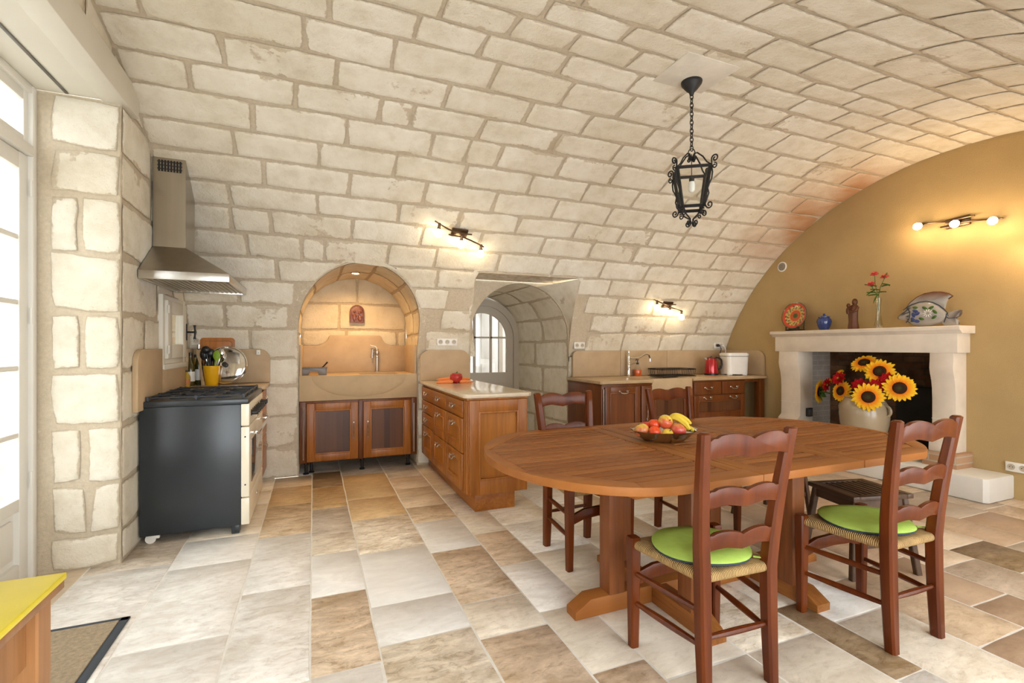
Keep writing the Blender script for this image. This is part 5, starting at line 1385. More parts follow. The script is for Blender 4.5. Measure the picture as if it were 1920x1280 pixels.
for y0, y1 in ((2.44, 2.62), (3.92, 4.17)):
    bm = BM(); add_prism(bm, pj, 'Y', y0, y1, .004); jb = obj('console', bm, 'mantel', t, True)
    bm = BM()
    for z in (.62, .985): add_box(bm, 5.2835 if z < .9 else 5.268, 5.30, y0 - .0015, y1 + .0015, z, z + .005)
    obj('joint', bm, 'grout', jb, True)
    bm = BM(); add_box(bm, 5.19, X1, y0 - .05, y1 + .03, .20, .332, .006); obj('plinth', bm, 'brickp', t, True)
bm = BM(); hp = [(X1 + .6, 2.12), (5.07, 2.12), (5.04, 2.15), (5.04, 4.32), (X1 + .6, 4.32)]
add_prism(bm, [(5.448, 2.12), (5.07, 2.12), (5.04, 2.15), (5.04, 4.32), (5.448, 4.32)], 'Z', 0, .205, .018); add_box(bm, 5.44, 5.95, FY0, FY1, 0, .205); obj('hearth', bm, 'hearth', t, True)
bm = BM(); add_box(bm, 5.93, 5.99, FY0 - .05, FY1 + .05, .2, 1.5); obj('fireback_wall', bm, 'brickx', t, True)
for y0, y1 in ((FY0 - .06, FY0), (FY1, FY1 + .06)):
    bm = BM(); add_box(bm, X1 + .118, 5.95, y0, y1, .206, 1.44); obj('side_wall', bm, 'bricky', t, True)
bm = BM(); add_box(bm, X1 + .118, 5.99, FY0 - .05, FY1 + .05, 1.441, 1.5); obj('smoke_hood', bm, 'soot', t, True)
bm = BM(); add_box(bm, 5.88, 5.928, 2.70, 3.25, .206, .86, .02); obj('fireback', bm, 'soot', t, True)
t = thing('vent_block', 'small black grille at the left inside corner of the fireplace', 'vent', (5.40, 3.9, .46))
bm = BM(); add_box(bm, -.03, .05, -.02, .012, 0, .10, .004); obj('frame', bm, 'black', t)
bm = BM()
for k in range(5): add_box(bm, -.022 + k * .015, -.016 + k * .015, -.024, -.018, .012, .088)
obj('grille', bm, 'pewter', t)

# ------------------------------------------------------------------ stoneware pot with sunflowers
PX_, PY_, PZ_ = 5.16, 3.135, .205
t = thing('stoneware_pot', 'large cream stoneware pot with two ear handles on the hearth', 'pot', (PX_, PY_, PZ_))
bm = BM(); add_lathe(bm, [(.0, 0), (.13, 0), (.145, .01), (.175, .15), (.205, .30), (.215, .40), (.205, .48), (.175, .535), (.165, .555), (.172, .565), (.162, .572), (.15, .555), (.16, .52), (.18, .45), (.18, .3), (.14, .04), (0, .03)], 40, caps=False); obj('body', bm, 'stoneware', t, smooth=60)
for s in (-1, 1):
    bm = BM(); add_tube(bm, [(0, s * (.19 + .055 * math.sin(q)), .445 + .055 * math.cos(q) * -1) for q in [PI * i / 10 for i in range(11)]], .013, 10); obj('handle', bm, 'stoneware', t)
def pxy(px, py, X):       # a point of the plane x = X, written as (y, z) read off the room's plan
    u = (px - 960) / 900.; v = (650 - py) / 900.; k = X / (.382 + .924 * u); return Vector((X, (.924 - .382 * u) * k, 1.28 + v * k))
def sunflower(c, d, R, label):
    t = thing('sunflower', label, 'flower', c, 0, 'sunflowers in the stoneware pot'); M = look((0, 0, 0), d); rr = random.Random(int(c[1] * 1000))
    bm = BM(); cols = []
    for ring, (n, L, lift) in enumerate(((20, 1.0, .0), (18, .9, .012))):
        for k in range(n):
            a = 2 * PI * (k + .5 * ring) / n + rr.uniform(-.06, .06); l = R * L * rr.uniform(.92, 1.05); w = R * .145; ca, sa = math.cos(a), math.sin(a); g = []
            for (q, ww) in ((.30, .5), (.5, .95), (.72, 1.0), (.9, .55), (1.0, .05)):
                row = []
                for s in (-1, 0, 1):
                    x, y = q * l, s * w * ww; z = lift - .10 * R * q * q + .02 * R * (abs(s) - .5) + .012
                    row.append(bm.verts.new((x * ca - y * sa, x * sa + y * ca, z)))
                g.append(row)
            for r0, r1 in zip(g, g[1:]):
                for i in range(2): bm.faces.new((r0[i], r0[i + 1], r1[i + 1], r1[i]))
    bmesh.ops.transform(bm, matrix=M, verts=bm.verts); o_ = obj('petals', bm, 'petal', t, smooth=80)
    def pc(c_):
        k = min(1, max(0, (c_.length / R - .42) / .42)); return (.74 + .10 * k, .14 + .38 * k, .008 + .016 * k)
    paint(o_, pc)
    bm = BM(); add_lathe(bm, [(R * .42, .006), (R * .41, .022), (R * .33, .034), (R * .2, .030), (0, .024)], 24, M); o_ = obj('disc', bm, 'petal', t, smooth=70)
    paint(o_, lambda c_: (.035, .05, .008) if c_.length < R * .22 else (.035, .014, .006))
    bm = BM(); e = Vector((PX_ + .02, PY_, PZ_ + .50)) - Vector(c); dd = M @ Vector((0, 0, -1)); add_tube(bm, [dd * .0, dd * .05, (dd * .10 + e) * .5, e], .007, 6); obj('stem', bm, 'leaf', t)
    bm = BM()
    for k in range(5):
        a = 2 * PI * k / 5; add_leaf(bm, Vector((math.cos(a) * R * .2, math.sin(a) * R * .2, -.01)), Vector((math.cos(a), math.sin(a), -.3)), R * .55, R * .22)
    bmesh.ops.transform(bm, matrix=M, verts=bm.verts); obj('leaf', bm, 'leaf', t)
def add_leaf(bm, o, d, L, w):
    d = d.normalized(); s = d.cross(Vector((0, 0, 1))); s = s.normalized() if s.length > .1 else Vector((1, 0, 0)); g = []
    for q, ww in ((0, .1), (.25, .8), (.5, 1), (.75, .65), (1, .03)):
        g.append([bm.verts.new(o + d * (L * q) + s * (w * ww * k) + Vector((0, 0, .12 * L * (abs(k) - q * q)))) for k in (-1, 0, 1)])
    for a, b in zip(g, g[1:]):
        for i in range(2): bm.faces.new((a[i], a[i + 1], b[i + 1], b[i]))
cam_d = Vector((-.86, -.52, .05))
for (px, py, X, R, d, lb) in (
    (1538, 734, 5.18, .135, (-.25, .98, .05), 'sunflower seen from the side at the far left of the pot'),
    (1567, 707, 5.24, .115, (-.55, .5, .65), 'sunflower tilted upwards behind red flowers on the left'),
    (1579, 733, 5.10, .120, (-.95, .22, .18), 'left-hand sunflower hanging over the pot handle'),
    (1621, 682, 5.22, .130, (-.62, -.12, .75), 'topmost sunflower tilted towards the ceiling'),
    (1650, 697, 5.14, .135, (-.85, -.30, .38), 'upper right sunflower just below the topmost one'),
    (1628, 744, 5.00, .140, (-.85, -.50, .10), 'central sunflower drooping over the pot rim'),
    (1686, 727, 5.12, .138, (-.80, -.58, .04), 'rightmost sunflower of the bunch')):
    sunflower(pxy(px, py, X), d, R, lb)
def zinnia(c, d, R, label):
    t = thing('red_flower', label, 'flower', c, 0, 'red flowers among the sunflowers'); M = look((0, 0, 0), d); bm = BM()
    for ring, (n, l, z) in enumerate(((9, 1, 0), (8, .75, .010), (6, .5, .018))):
        for k in range(n):
            a = 2 * PI * (k + .4 * ring) / n; add_leaf(bm, Vector((0, 0, z)), Vector((math.cos(a), math.sin(a), .25 + .3 * ring)), R * l, R * .30)
    bmesh.ops.transform(bm, matrix=M, verts=bm.verts); obj('petals', bm, 'redf', t, smooth=80)
    bm = BM(); add_ball(bm, M @ Vector((0, 0, .016)), R * .2, 2); obj('disc', bm, 'banana' if False else 'lime', t)
    bm = BM(); e = Vector((PX_ + .04, PY_, PZ_ + .50)) - Vector(c); dd = M @ Vector((0, 0, -1)); add_tube(bm, [dd * .0, (dd * .08 + e) * .5, e], .005, 6); obj('stem', bm, 'leaf', t)
for (px, py, X, d, lb) in ((1553, 722, 5.22, (-.8, .5, .2), 'red flower at the left edge of the bunch'), (1574, 710, 5.16, (-.9, .1, .4), 'red flower beside the upward-tilted sunflower'), (1612, 723, 5.14, (-.9, -.3, .3), 'red flower left of the central sunflower'),
                           (1644, 724, 5.14, (-.85, -.4, .3), 'red flower above the central sunflower'), (1664, 713, 5.18, (-.85, -.4, .3), 'red flower left of the rightmost sunflower')):
    zinnia(pxy(px, py, X - .06), d, .082, lb)

# ------------------------------------------------------------------ things on the mantelshelf
MZ = 1.468; MX = 5.33
t = thing('decorative_plate', 'round red, orange and green painted plate on a dark stand', 'plate', (MX + .02, 4.03, MZ)); M = basis(Vector((0, 0, .185)), Vector((0, -1, 0)), Vector((.2, 0, .98)), Vector((-.98, 0, .2)))
bm = BM(); add_lathe(bm, [(0, .0), (.02, .0), (.04, .0), (.06, .0), (.075, .001), (.085, .002), (.10, .004), (.115, .008), (.13, .014), (.145, .02), (.158, .026), (.163, .027), (.16, .020), (.12, -.004), (0, -.008)], 64, M, False); o_ = obj('dish', bm, 'fish', t, smooth=70)
Mi = M.inverted()
def plate_c(c):
    q = Mi @ c; r = math.hypot(q.x, q.y); a = math.atan2(q.y, q.x)
    if r < .03: return (.05, .09, .012)
    if r < .048: return (.50, .10, .02)
    if r < .068: return (.60, .045, .02)
    if r < .082: return (.58, .36, .08)
    if r < .118: return (.04, .03, .02) if math.sin(a * 14 + r * 120) > .3 else (.62, .42, .10)
    if r < .15: return (.55, .05, .02)
    return (.05, .09, .02)
paint(o_, plate_c)
bm = BM()
for s in (-1, 1): add_box(bm, -.075, .06, s * .07 - .008, s * .07 + .008, 0, .022, .003); add_box(bm, -.075, -.06, s * .07 - .008, s * .07 + .008, .02, .055, .003); add_tube(bm, [(.05, s * .07, .01), (.09, s * .05, .16)], .006, 6)
add_box(bm, -.03, -.015, -.07, .07, .006, .05, .003); obj('stand', bm, 'stool', t)
t = thing('lidded_jar', 'small dark blue lidded ceramic jar on the mantelshelf', 'jar', (MX, 3.665, MZ))
bm = BM(); add_lathe(bm, [(.0, 0), (.043, 0), (.048, .006), (.064, .05), (.075, .095), (.069, .125), (.052, .140), (.05, .146)], 30); obj('body', bm, 'bluec', t, smooth=60)
bm = BM(); add_lathe(bm, [(.058, .144), (.058, .152), (.03, .162), (.012, .167), (.01, .173), (.014, .18), (.008, .187), (0, .188)], 24); obj('lid', bm, 'bluec', t, smooth=60)
bm = BM(); add_ball(bm, (-.075, -.02, .07), .012, 2, (.4, 1, 1)); obj('medallion', bm, 'bluec', t)
# carved wooden figure holding a child
t = thing('wooden_statuette', 'carved brown wooden figure of a robed woman holding a child', 'statuette', (MX, 3.345, MZ)); bm = BM()
def loft(bm, secs, seg=20, fold=.0, nf=7):
    rings = []
    for (x, y, z, a, b) in secs: rings.append([bm.verts.new((x + a * math.cos(2 * PI * k / seg) * (1 + fold * math.sin(nf * 2 * PI * k / seg)), y + b * math.sin(2 * PI * k / seg) * (1 + fold * math.sin(nf * 2 * PI * k / seg)), z)) for k in range(seg)])
    for p, q in zip(rings, rings[1:]):
        for k in range(seg): bm.faces.new((p[k], p[(k + 1) % seg], q[(k + 1) % seg], q[k]))
    bm.faces.new(rings[0][::-1]); bm.faces.new(rings[-1])
loft(bm, [(0, 0, 0, .045, .052), (0, 0, .02, .043, .050), (0, .002, .08, .036, .042), (0, .004, .14, .036, .044), (-.002, .004, .19, .036, .047), (-.002, 0, .225, .034, .050), (0, -.006, .25, .026, .036), (0, -.010, .263, .014, .016), (0, -.011, .272, .014, .015)], 28, .07, 6)
loft(bm, [(.002, -.012, .262, .020, .020), (.003, -.012, .28, .027, .026), (.003, -.012, .30, .026, .026), (.002, -.012, .318, .019, .019), (.002, -.012, .326, .006, .006)], 18)
add_ball(bm, (-.016, -.012, .292), .018, 2, (.9, .85, 1.2)); add_ball(bm, (-.034, -.012, .290), .004, 1)
add_tube(bm, [(-.005, -.045, .235), (-.022, -.045, .20), (-.038, -.02, .185), (-.042, .012, .190)], [.015, .015, .012, .010], 8)
add_tube(bm, [(-.005, .045, .232), (-.020, .050, .20), (-.036, .035, .178)], [.015, .014, .011], 8)
obj('figure', bm, 'statue', t, smooth=60)
bm = BM(); loft(bm, [(-.026, .036, .165, .016, .018), (-.028, .038, .19, .020, .021), (-.026, .038, .22, .018, .020), (-.024, .038, .235, .010, .012)], 14, .05, 5); add_ball(bm, (-.024, .038, .255), .021, 2, (.9, .9, 1.1)); add_tube(bm, [(-.03, .03, .222), (-.044, .012, .215), (-.046, .0, .225)], [.008, .007, .006], 7); obj('child', bm, 'statue', t, smooth=60)
t = thing('bud_vase', 'slim clear glass bud vase holding pink flowers', 'vase', (MX, 3.10, MZ))
bm = BM(); add_lathe(bm, [(0, 0), (.040, 0), (.042, .01), (.040, .03), (.030, .07), (.022, .14), (.020, .20), (.024, .26), (.029, .31), (.027, .31), (.018, .20), (.020, .14), (.028, .07), (.034, .03), (0, .022)], 28, caps=False); obj('glass', bm, 'clear', t, smooth=60)
bm = BM(); add_lathe(bm, [(0, .023), (.033, .023), (.0335, .03), (.027, .07), (.0205, .13), (0, .13)], 20); obj('water', bm, 'clear', t)
def pinkflower(c, base, label, leaves, R=.042):
    t = thing('pink_flower', label, 'flower', c, 0, 'pink flowers in the bud vase'); bm = BM(); M = look((0, 0, 0), (-.5, -.1, .8))
    for ring, (n, l, z) in enumerate(((8, 1, 0), (7, .8, .010), (5, .5, .018))):
        for k in range(n): a = 2 * PI * (k + .4 * ring) / n; add_leaf(bm, Vector((0, 0, z)), Vector((math.cos(a), math.sin(a), .35 + .35 * ring)), R * l, R * .4)
    bmesh.ops.transform(bm, matrix=M, verts=bm.verts); obj('petals', bm, 'pinkf', t, smooth=80)
    e = Vector(base) - Vector(c); bm = BM(); add_tube(bm, [(0, 0, 0), (e * .5 + Vector((.0, .012, 0))), e, e + Vector((0, 0, -.15))], .003, 6); obj('stem', bm, 'leaf', t)
    bm = BM()
    for q, dv in leaves: add_leaf(bm, e * q, Vector(dv), .085, .02)
    obj('leaf', bm, 'leaf', t)
vb = (MX, 3.10, MZ + .33)
pinkflower((MX - .01, 3.13, 2.015), vb, 'topmost pink flower in the bud vase', [(.55, (-.2, .9, .3)), (.85, (-.1, -1, .1)), (.95, (-.4, .9, .05))])
pinkflower((MX - .02, 3.03, 1.975), vb, 'right-hand pink flower in the bud vase', [(.35, (-.2, -.8, -.2)), (.5, (-.1, -1, .2)), (.15, (0, -.4, 1)), (.7, (-.4, .6, .2))])
pinkflower((MX - .03, 3.15, 1.915), vb, 'lowest pink flower, leaning left in the bud vase', [(.2, (-.1, .9, .5)), (.5, (-.1, 1, -.5)), (.75, (-.4, .8, .2)), (.9, (-.1, .5, -1))])

# painted ceramic fish: shape lies in the Y-Z plane, head towards +Y
t = thing('ceramic_fish', 'large grey ceramic fish painted with blue flowers', 'ornament', (MX, 2.68, MZ), 0)
def puff(out, th, n=10, cx=None):
    """rounded body from an outline (y,z): inflated on both sides"""
    c = cx or (sum(p[0] for p in out) / len(out), sum(p[1] for p in out) / len(out)); bm = BM(); m = len(out)
    rings = []
    for k in range(n + 1):
        q = k / n; s = math.cos(q * PI / 2); x = th * math.sin(q * PI / 2); rings.append((s, x))
    V = {}
    for sgn in (-1, 1):
        for k, (s, x) in enumerate(rings):
            if k == 0 and sgn == 1: V[sgn, 0] = V[-1, 0]; continue
            V[sgn, k] = [bm.verts.new((sgn * x, c[0] + (p[0] - c[0]) * max(s, .02), c[1] + (p[1] - c[1]) * max(s, .02))) for p in out]
        for k in range(n):
            a, b = V[sgn, k], V[sgn, k + 1]
            for i in range(m): bm.faces.new((a[i], a[(i + 1) % m], b[(i + 1) % m], b[i]))
        bm.faces.new(V[sgn, n])
    return bm
body = [(.245, .105), (.215, .14), (.19, .165), (.16, .19), (.12, .212), (.06, .232), (0, .235), (-.05, .222), (-.10, .19), (-.14, .15), (-.165, .115), (-.17, .085), (-.15, .055), (-.11, .03), (-.06, .012), (0, .0), (.06, .002), (.11, .018), (.15, .045), (.18, .066), (.215, .075), (.243, .085)]
o_ = obj('body', puff(body, .052), 'fish', t, smooth=70)
GR = (.36, .335, .31)
def fishc(c):
    y, z = c.y, c.z
    if abs(math.hypot(y - .175, (z - .135)) - .012) < .012: return (.015, .02, .03)
    if abs(y - .135 - .10 * (z - .11) ** 2 * 20) < .007: return (.02, .03, .06)
    if y > .225: return (.10, .07, .05)
    return GR
paint(o_, fishc)
fin = [(.17, .185), (.13, .24), (.08, .282), (.02, .31), (-.05, .318), (-.11, .312), (-.165, .293), (-.195, .27), (-.165, .25), (-.15, .215), (-.14, .16), (-.10, .18), (-.04, .215), (.02, .228), (.09, .218)]
bm = BM(); add_prism(bm, fin, 'X', -.012, .012, .006); o_ = obj('dorsal_fin', bm, 'fish', t); paint(o_, lambda c: (.17, .075, .045) if c.z > .300 - .9 * max(0, abs(c.y + .05) - .06) ** 1.4 else GR)
tail = [(-.15, .075), (-.165, .12), (-.20, .135), (-.235, .145), (-.262, .14), (-.262, .11), (-.25, .085), (-.225, .072), (-.24, .05), (-.245, .02), (-.235, .0), (-.20, -.001), (-.15, .002), (-.115, .03)]
bm = BM(); add_prism(bm, tail, 'X', -.016, .016, .007); o_ = obj('tail_fin', bm, 'fish', t); paint(o_, lambda c: (.10, .07, .06) if c.y < -.245 or abs(c.z - .07 + (c.y + .2) * .3) < .006 else GR)
bm = BM()
def blob(y, z, r, a=0, sy=1, sz=1):
    zc = .11; k = math.sqrt(max(.02, 1 - ((y) / .25) ** 2 - ((z - .11) / .135) ** 2)); m = Matrix.Translation((-.050 * k - .003, y, z)) @ Matrix.Rotation(a, 4, 'X') @ Matrix.Diagonal((.25, sy, sz, 1)); bmesh.ops.create_icosphere(bm, subdivisions=2, radius=r, matrix=m)
for k in range(10): a = 2 * PI * k / 10; blob(-.03 + .026 * math.cos(a), .125 + .026 * math.sin(a), .014, a, 1, .32)
obj('white_flower', bm, 'wplastic', t)
bm = BM()
for y, z, a in ((.07, .15, .4), (.055, .125, -.5), (.085, .115, 1.2), (.06, .055, .2), (.09, .07, 1.0)): blob(y, z, .026, a, 1, .6)
obj('blue_flower', bm, 'bluec', t)
bm = BM()
for y, z, a in ((-.005, .175, .6), (-.055, .175, -.5), (-.085, .135, .9), (-.08, .085, -.7), (.02, .075, .4), (.075, .185, .2), (.09, .06, -.3)): blob(y, z, .024, a, 1, .5)
obj('painted_leaf', bm, 'leaf', t)
bm = BM()
def on_body(y, z): k = math.sqrt(max(.03, 1 - (y / .25) ** 2 - ((z - .11) / .135) ** 2)); return (-.0535 * k - .001, y, z)
add_tube(bm, [on_body(.135 - .05 * (1 - ((z - .12) / .085) ** 2) + .03, z) for z in [.045 + .15 * i / 10 for i in range(11)]], .004, 6)
add_tube(bm, [(-.014, p[0], p[1] + .004) for p in body[2:12]], .0035, 6); add_tube(bm, [(-.018, y, z) for y, z in ((-.15, .09), (-.175, .07), (-.225, .072))], .003, 6); add_tube(bm, [(-.018, y, z) for y, z in ((-.16, .115), (-.15, .07), (-.14, .035))], .0035, 6)
obj('painted_line', bm, 'navy', t)
bm = BM(); add_tube(bm, [(0, p[0], p[1]) for p in fin[:9]], .009, 6); obj('fin_rim', bm, 'statue', t)
bm = BM()
for s in (-1, 1):
    add_ball(bm, (s * -.0 - .026 if s < 0 else .026, .178, .135), .011, 2, (.5, 1, 1))
obj('eye', bm, 'black', t)

# ------------------------------------------------------------------ things behind the hob
def bottle(x, y, h, r, mat, label, neck=.35, cap='black', name='oil_bottle'):
    t = thing(name, label, 'bottle', (x, y, .94)); bm = BM(); s = h * (1 - neck)
    add_lathe(bm, [(0, 0), (r * .95, 0), (r, .006), (r, s * .85), (r * .75, s), (r * .38, s + h * neck * .35), (r * .36, h * .93)], 20); obj('body', bm, mat, t, smooth=60)
    bm = BM(); add_lathe(bm, [(r * .42, h * .9), (r * .42, h), (r * .2, h * 1.005), (0, h * 1.005)], 14); obj('cap', bm, cap, t)
    bm = BM(); add_lathe(bm, [(r * 1.01, s * .2), (r * 1.01, s * .65)], 20, caps=False); obj('label', bm, 'board' if mat == 'oily' else 'wplastic', t)
bottle(-1.0, 4.98, .29, .034, 'oilg', 'dark green oil bottle with black cap behind the hob')
bottle(-.95, 5.05, .36, .032, 'oilg', 'tallest dark bottle with steel spout behind the hob', .4, 'chrome')
bottle(-.985, 5.11, .27, .034, 'oily', 'bottle of yellow oil in the corner behind the hob')
bottle(-1.005, 4.87, .14, .026, 'oily', 'short spice bottle nearest the window behind the hob', .3)
t = thing('utensil_cup', 'bright yellow plastic cup of kitchen utensils behind the hob', 'cup', (-.84, 4.98, .94))
bm = BM(); add_lathe(bm, [(0, 0), (.048, 0), (.050, .004), (.068, .172), (.064, .172), (.046, .008), (0, .008)], 28, caps=False); obj('cup', bm, 'yplastic', t)
CU = Vector((-.84, 4.98, .948))
def utensil(name, label, mat, tip, head):
    t = thing(name, label, 'utensil', CU, 0); bm = BM(); e = Vector(tip); add_tube(bm, [(-e.x * .15, -e.y * .15, 0), e * .6, e], [.005, .006, .007], 8); obj('handle', bm, mat, t)
    bm = BM(); add_ball(bm, e + e.normalized() * .035, .04, 2, head); obj('head', bm, mat, t)
utensil('spatula', 'lime green silicone spatula standing in the yellow cup', 'lime', (.035, -.01, .22), (.75, .25, 1.2))
utensil('ladle', 'black plastic ladle standing in the yellow cup', 'black', (-.04, .0, .27), (.9, .6, .9))
utensil('slotted_spoon', 'black slotted spoon leaning left in the yellow cup', 'black', (-.055, .02, .23), (.8, .4, 1.3))
utensil('skimmer', 'black skimmer at the back of the yellow cup', 'black', (-.02, .03, .24), (1.1, .4, 1.1))
utensil('serving_spoon', 'steel serving spoon leaning right in the yellow cup', 'chrome', (.06, .02, .24), (.8, .4, 1.1))
t = thing('wooden_spatula', 'pale wooden spatula leaning beside the dark bottles', 'utensil', (-.90, 4.95, .94)); bm = BM()
add_prism(bm, [(-.014, 0), (.014, 0), (.010, .10), (.008, .20), (.020, .27), (.018, .33), (-.018, .33), (-.020, .27), (-.008, .20), (-.010, .10)], 'Y', -.004, .004, .002); bmesh.ops.rotate(bm, verts=bm.verts, cent=(0, 0, 0), matrix=Matrix.Rotation(-.16, 3, 'Y') @ Matrix.Rotation(-.25, 3, 'X')); obj('blade', bm, 'topr', t)
t = thing('chopping_board', 'reddish wooden chopping board leaning on the splash slab', 'board', (-.815, 5.07, .94)); bm = BM()
add_prism(bm, rounded(-.138, .138, 0, .425, .03), 'Y', -.009, .009, .003); M = Matrix.Rotation(-.11, 4, 'X'); bmesh.ops.transform(bm, matrix=M, verts=bm.verts); obj('board', bm, 'board', t)
bm = BM(); add_tube(bm, [Vector((p[0] * .86, -.010, .03 + p[1] * .86)) for p in rounded(-.138, .138, 0, .425, .03)], .004, 6, True); bmesh.ops.transform(bm, matrix=M, verts=bm.verts); obj('groove', bm, 'tabwood', t)
t = thing('steel_lid', 'round shiny steel pan lid leaning on the chopping board', 'lid', (-.735, 5.03, .94), 0)
M = look((0, 0, .172), (-.12, -1, .22)); bm = BM(); add_lathe(bm, [(.174, 0), (.176, .006), (.168, .012), (.160, .008), (.150, .014), (.08, .026), (0, .03)], 48, M); obj('disc', bm, 'chrome', t, smooth=40)
bm = BM(); add_lathe(bm, [(.010, .028), (.010, .04), (.022, .046), (.022, .054), (0, .058)], 16, M); obj('knob', bm, 'black', t)

# ------------------------------------------------------------------ iron lantern
LX, LY = 2.385, 2.56
t = thing('hanging_lantern', 'black wrought-iron lantern hanging on a chain from the vault', 'lantern', (LX, LY, 2.0), math.radians(-35))
def LZ(z): return z - 2.0
bm = BM(); add_lathe(bm, [(.068, LZ(3.092)), (.07, LZ(3.085)), (.066, LZ(3.07)), (.035, LZ(3.03)), (.018, LZ(3.015)), (.012, LZ(2.995)), (0, LZ(2.99))], 28); obj('ceiling_rose', bm, 'iron', t, smooth=60)
bm = BM(); n = 13; zt, zb_ = 3.0, 2.62; st = (zt - zb_) / n
for k in range(n):
    zc = zt - st * (k + .5); a = PI / 2 * (k % 2) + .4
    P = [(math.cos(a) * .011 * math.sin(q), math.sin(a) * .011 * math.sin(q), LZ(zc) + (st * .5 + .006) * math.cos(q)) for q in [2 * PI * i / 12 for i in range(12)]]; add_tube(bm, P, .0034, 6, True)
obj('chain', bm, 'iron', t)
bm = BM(); add_tube(bm, [(.022 * math.sin(q), 0, LZ(2.60) + .032 * math.cos(q)) for q in [2 * PI * i / 16 for i in range(16)]], .0035, 6, True); obj('ring', bm, 'iron', t)
a1, a0, z1_, z0_ = .105, .066, LZ(2.475), LZ(2.225); bw_ = .011
bm = BM(); ct = [(sx, sy) for sx, sy in ((-1, -1), (1, -1), (1, 1), (-1, 1))]
for z, a in ((z1_, a1), (z0_, a0)):
    for i in range(4):
        p, q = ct[i], ct[(i + 1) % 4]; add_tube(bm, [(p[0] * a, p[1] * a, z), (q[0] * a, q[1] * a, z)], bw_, 4)
for p in ct: add_tube(bm, [(p[0] * a1, p[1] * a1, z1_ + .01), (p[0] * a0, p[1] * a0, z0_ - .01)], bw_, 4)
obj('frame', bm, 'iron', t, smooth=20)
for i in range(4):
    p, q = ct[i], ct[(i + 1) % 4]; bm = BM(); vs = [bm.verts.new((c[0] * a, c[1] * a, z)) for c, a, z in ((p, a1, z1_), (q, a1, z1_), (q, a0, z0_), (p, a0, z0_))]; bm.faces.new(vs); obj('pane', bm, 'clear', t)
def spiral(c, r, a0_, turns, n=16): return [(c[0] + r * (1 - .75 * i / n) * math.cos(a0_ + turns * 2 * PI * i / n), c[1] + r * (1 - .75 * i / n) * math.sin(a0_ + turns * 2 * PI * i / n)) for i in range(n + 1)]
for i, p in enumerate(ct):
    d = Vector((p[0], p[1], 0)).normalized()
    def bar(pts, r=.0048): return [(d.x * u, d.y * u, v) for u, v in pts]
    D1, D0 = a1 * 1.414, a0 * 1.414
    bm = BM()
    # S-scroll along the corner, curls at both ends
    add_tube(bm, bar(spiral((D1 + .030, z1_ + .035), .026, PI * .9, -1.2)[::-1] + [(D1 + .006, z1_ - .01), (D1 + .012, z1_ - .05), (D1 + .006, z1_ - .09), (D1 - .012, z1_ - .12), (D0 + .032, (z1_ + z0_) / 2 - .02), (D0 + .040, z0_ + .07), (D0 + .026, z0_ + .035), (D0 + .012, z0_ + .005)] + spiral((D0 + .044, z0_ - .006), .026, PI * 1.1, 1.2)), .0052, 6)
    # crown bar from the corner up to the ring
    add_tube(bm, bar([(D1 - .005, z1_ + .01), (D1 - .03, z1_ + .03), (D1 - .06, z1_ + .075), (.045, z1_ + .115), (.022, z1_ + .118), (.010, z1_ + .10)] + spiral((.022, z1_ + .085), .014, PI, 1.1)), .005, 6)
    # second, smaller curls
    add_tube(bm, bar(spiral((D1 + .026, z1_ - .012), .020, PI * .5, -1.2)), .0045, 6)
    # bottom bracket curling under the lantern
    add_tube(bm, bar([(D0 - .01, z0_ - .005), (D0 - .035, z0_ - .045), (.012, z0_ - .075)] + spiral((.030, z0_ - .102), .024, PI * .7, 1.3)), .005, 6)
    add_tube(bm, bar(spiral((D0 - .008, z0_ - .040), .022, PI * .3, 1.3)), .0045, 6)
    obj('scroll', bm, 'iron', t, smooth=60)
bm = BM(); add_tube(bm, [(0, 0, z1_ + .12), (0, 0, z1_ - .05)], .003, 6); add_lathe(bm, [(.016, z1_ - .07), (.018, z1_ - .05), (.008, z1_ - .04)], 14); obj('bulb_holder', bm, 'iron', t)
bm = BM(); add_lathe(bm, [(.018, z1_ - .07), (.022, z1_ - .09), (.021, z1_ - .125), (.012, z1_ - .14), (0, z1_ - .142)], 18); obj('bulb', bm, 'cfl', t, smooth=60)
# shallow square plaster patch round the ceiling rose
bm = BM(); add_box(bm, 2.13, 2.56, 2.31, 2.74, 3.0885, 3.10, .002); struct('trim_5', bm, 'stoneplain')

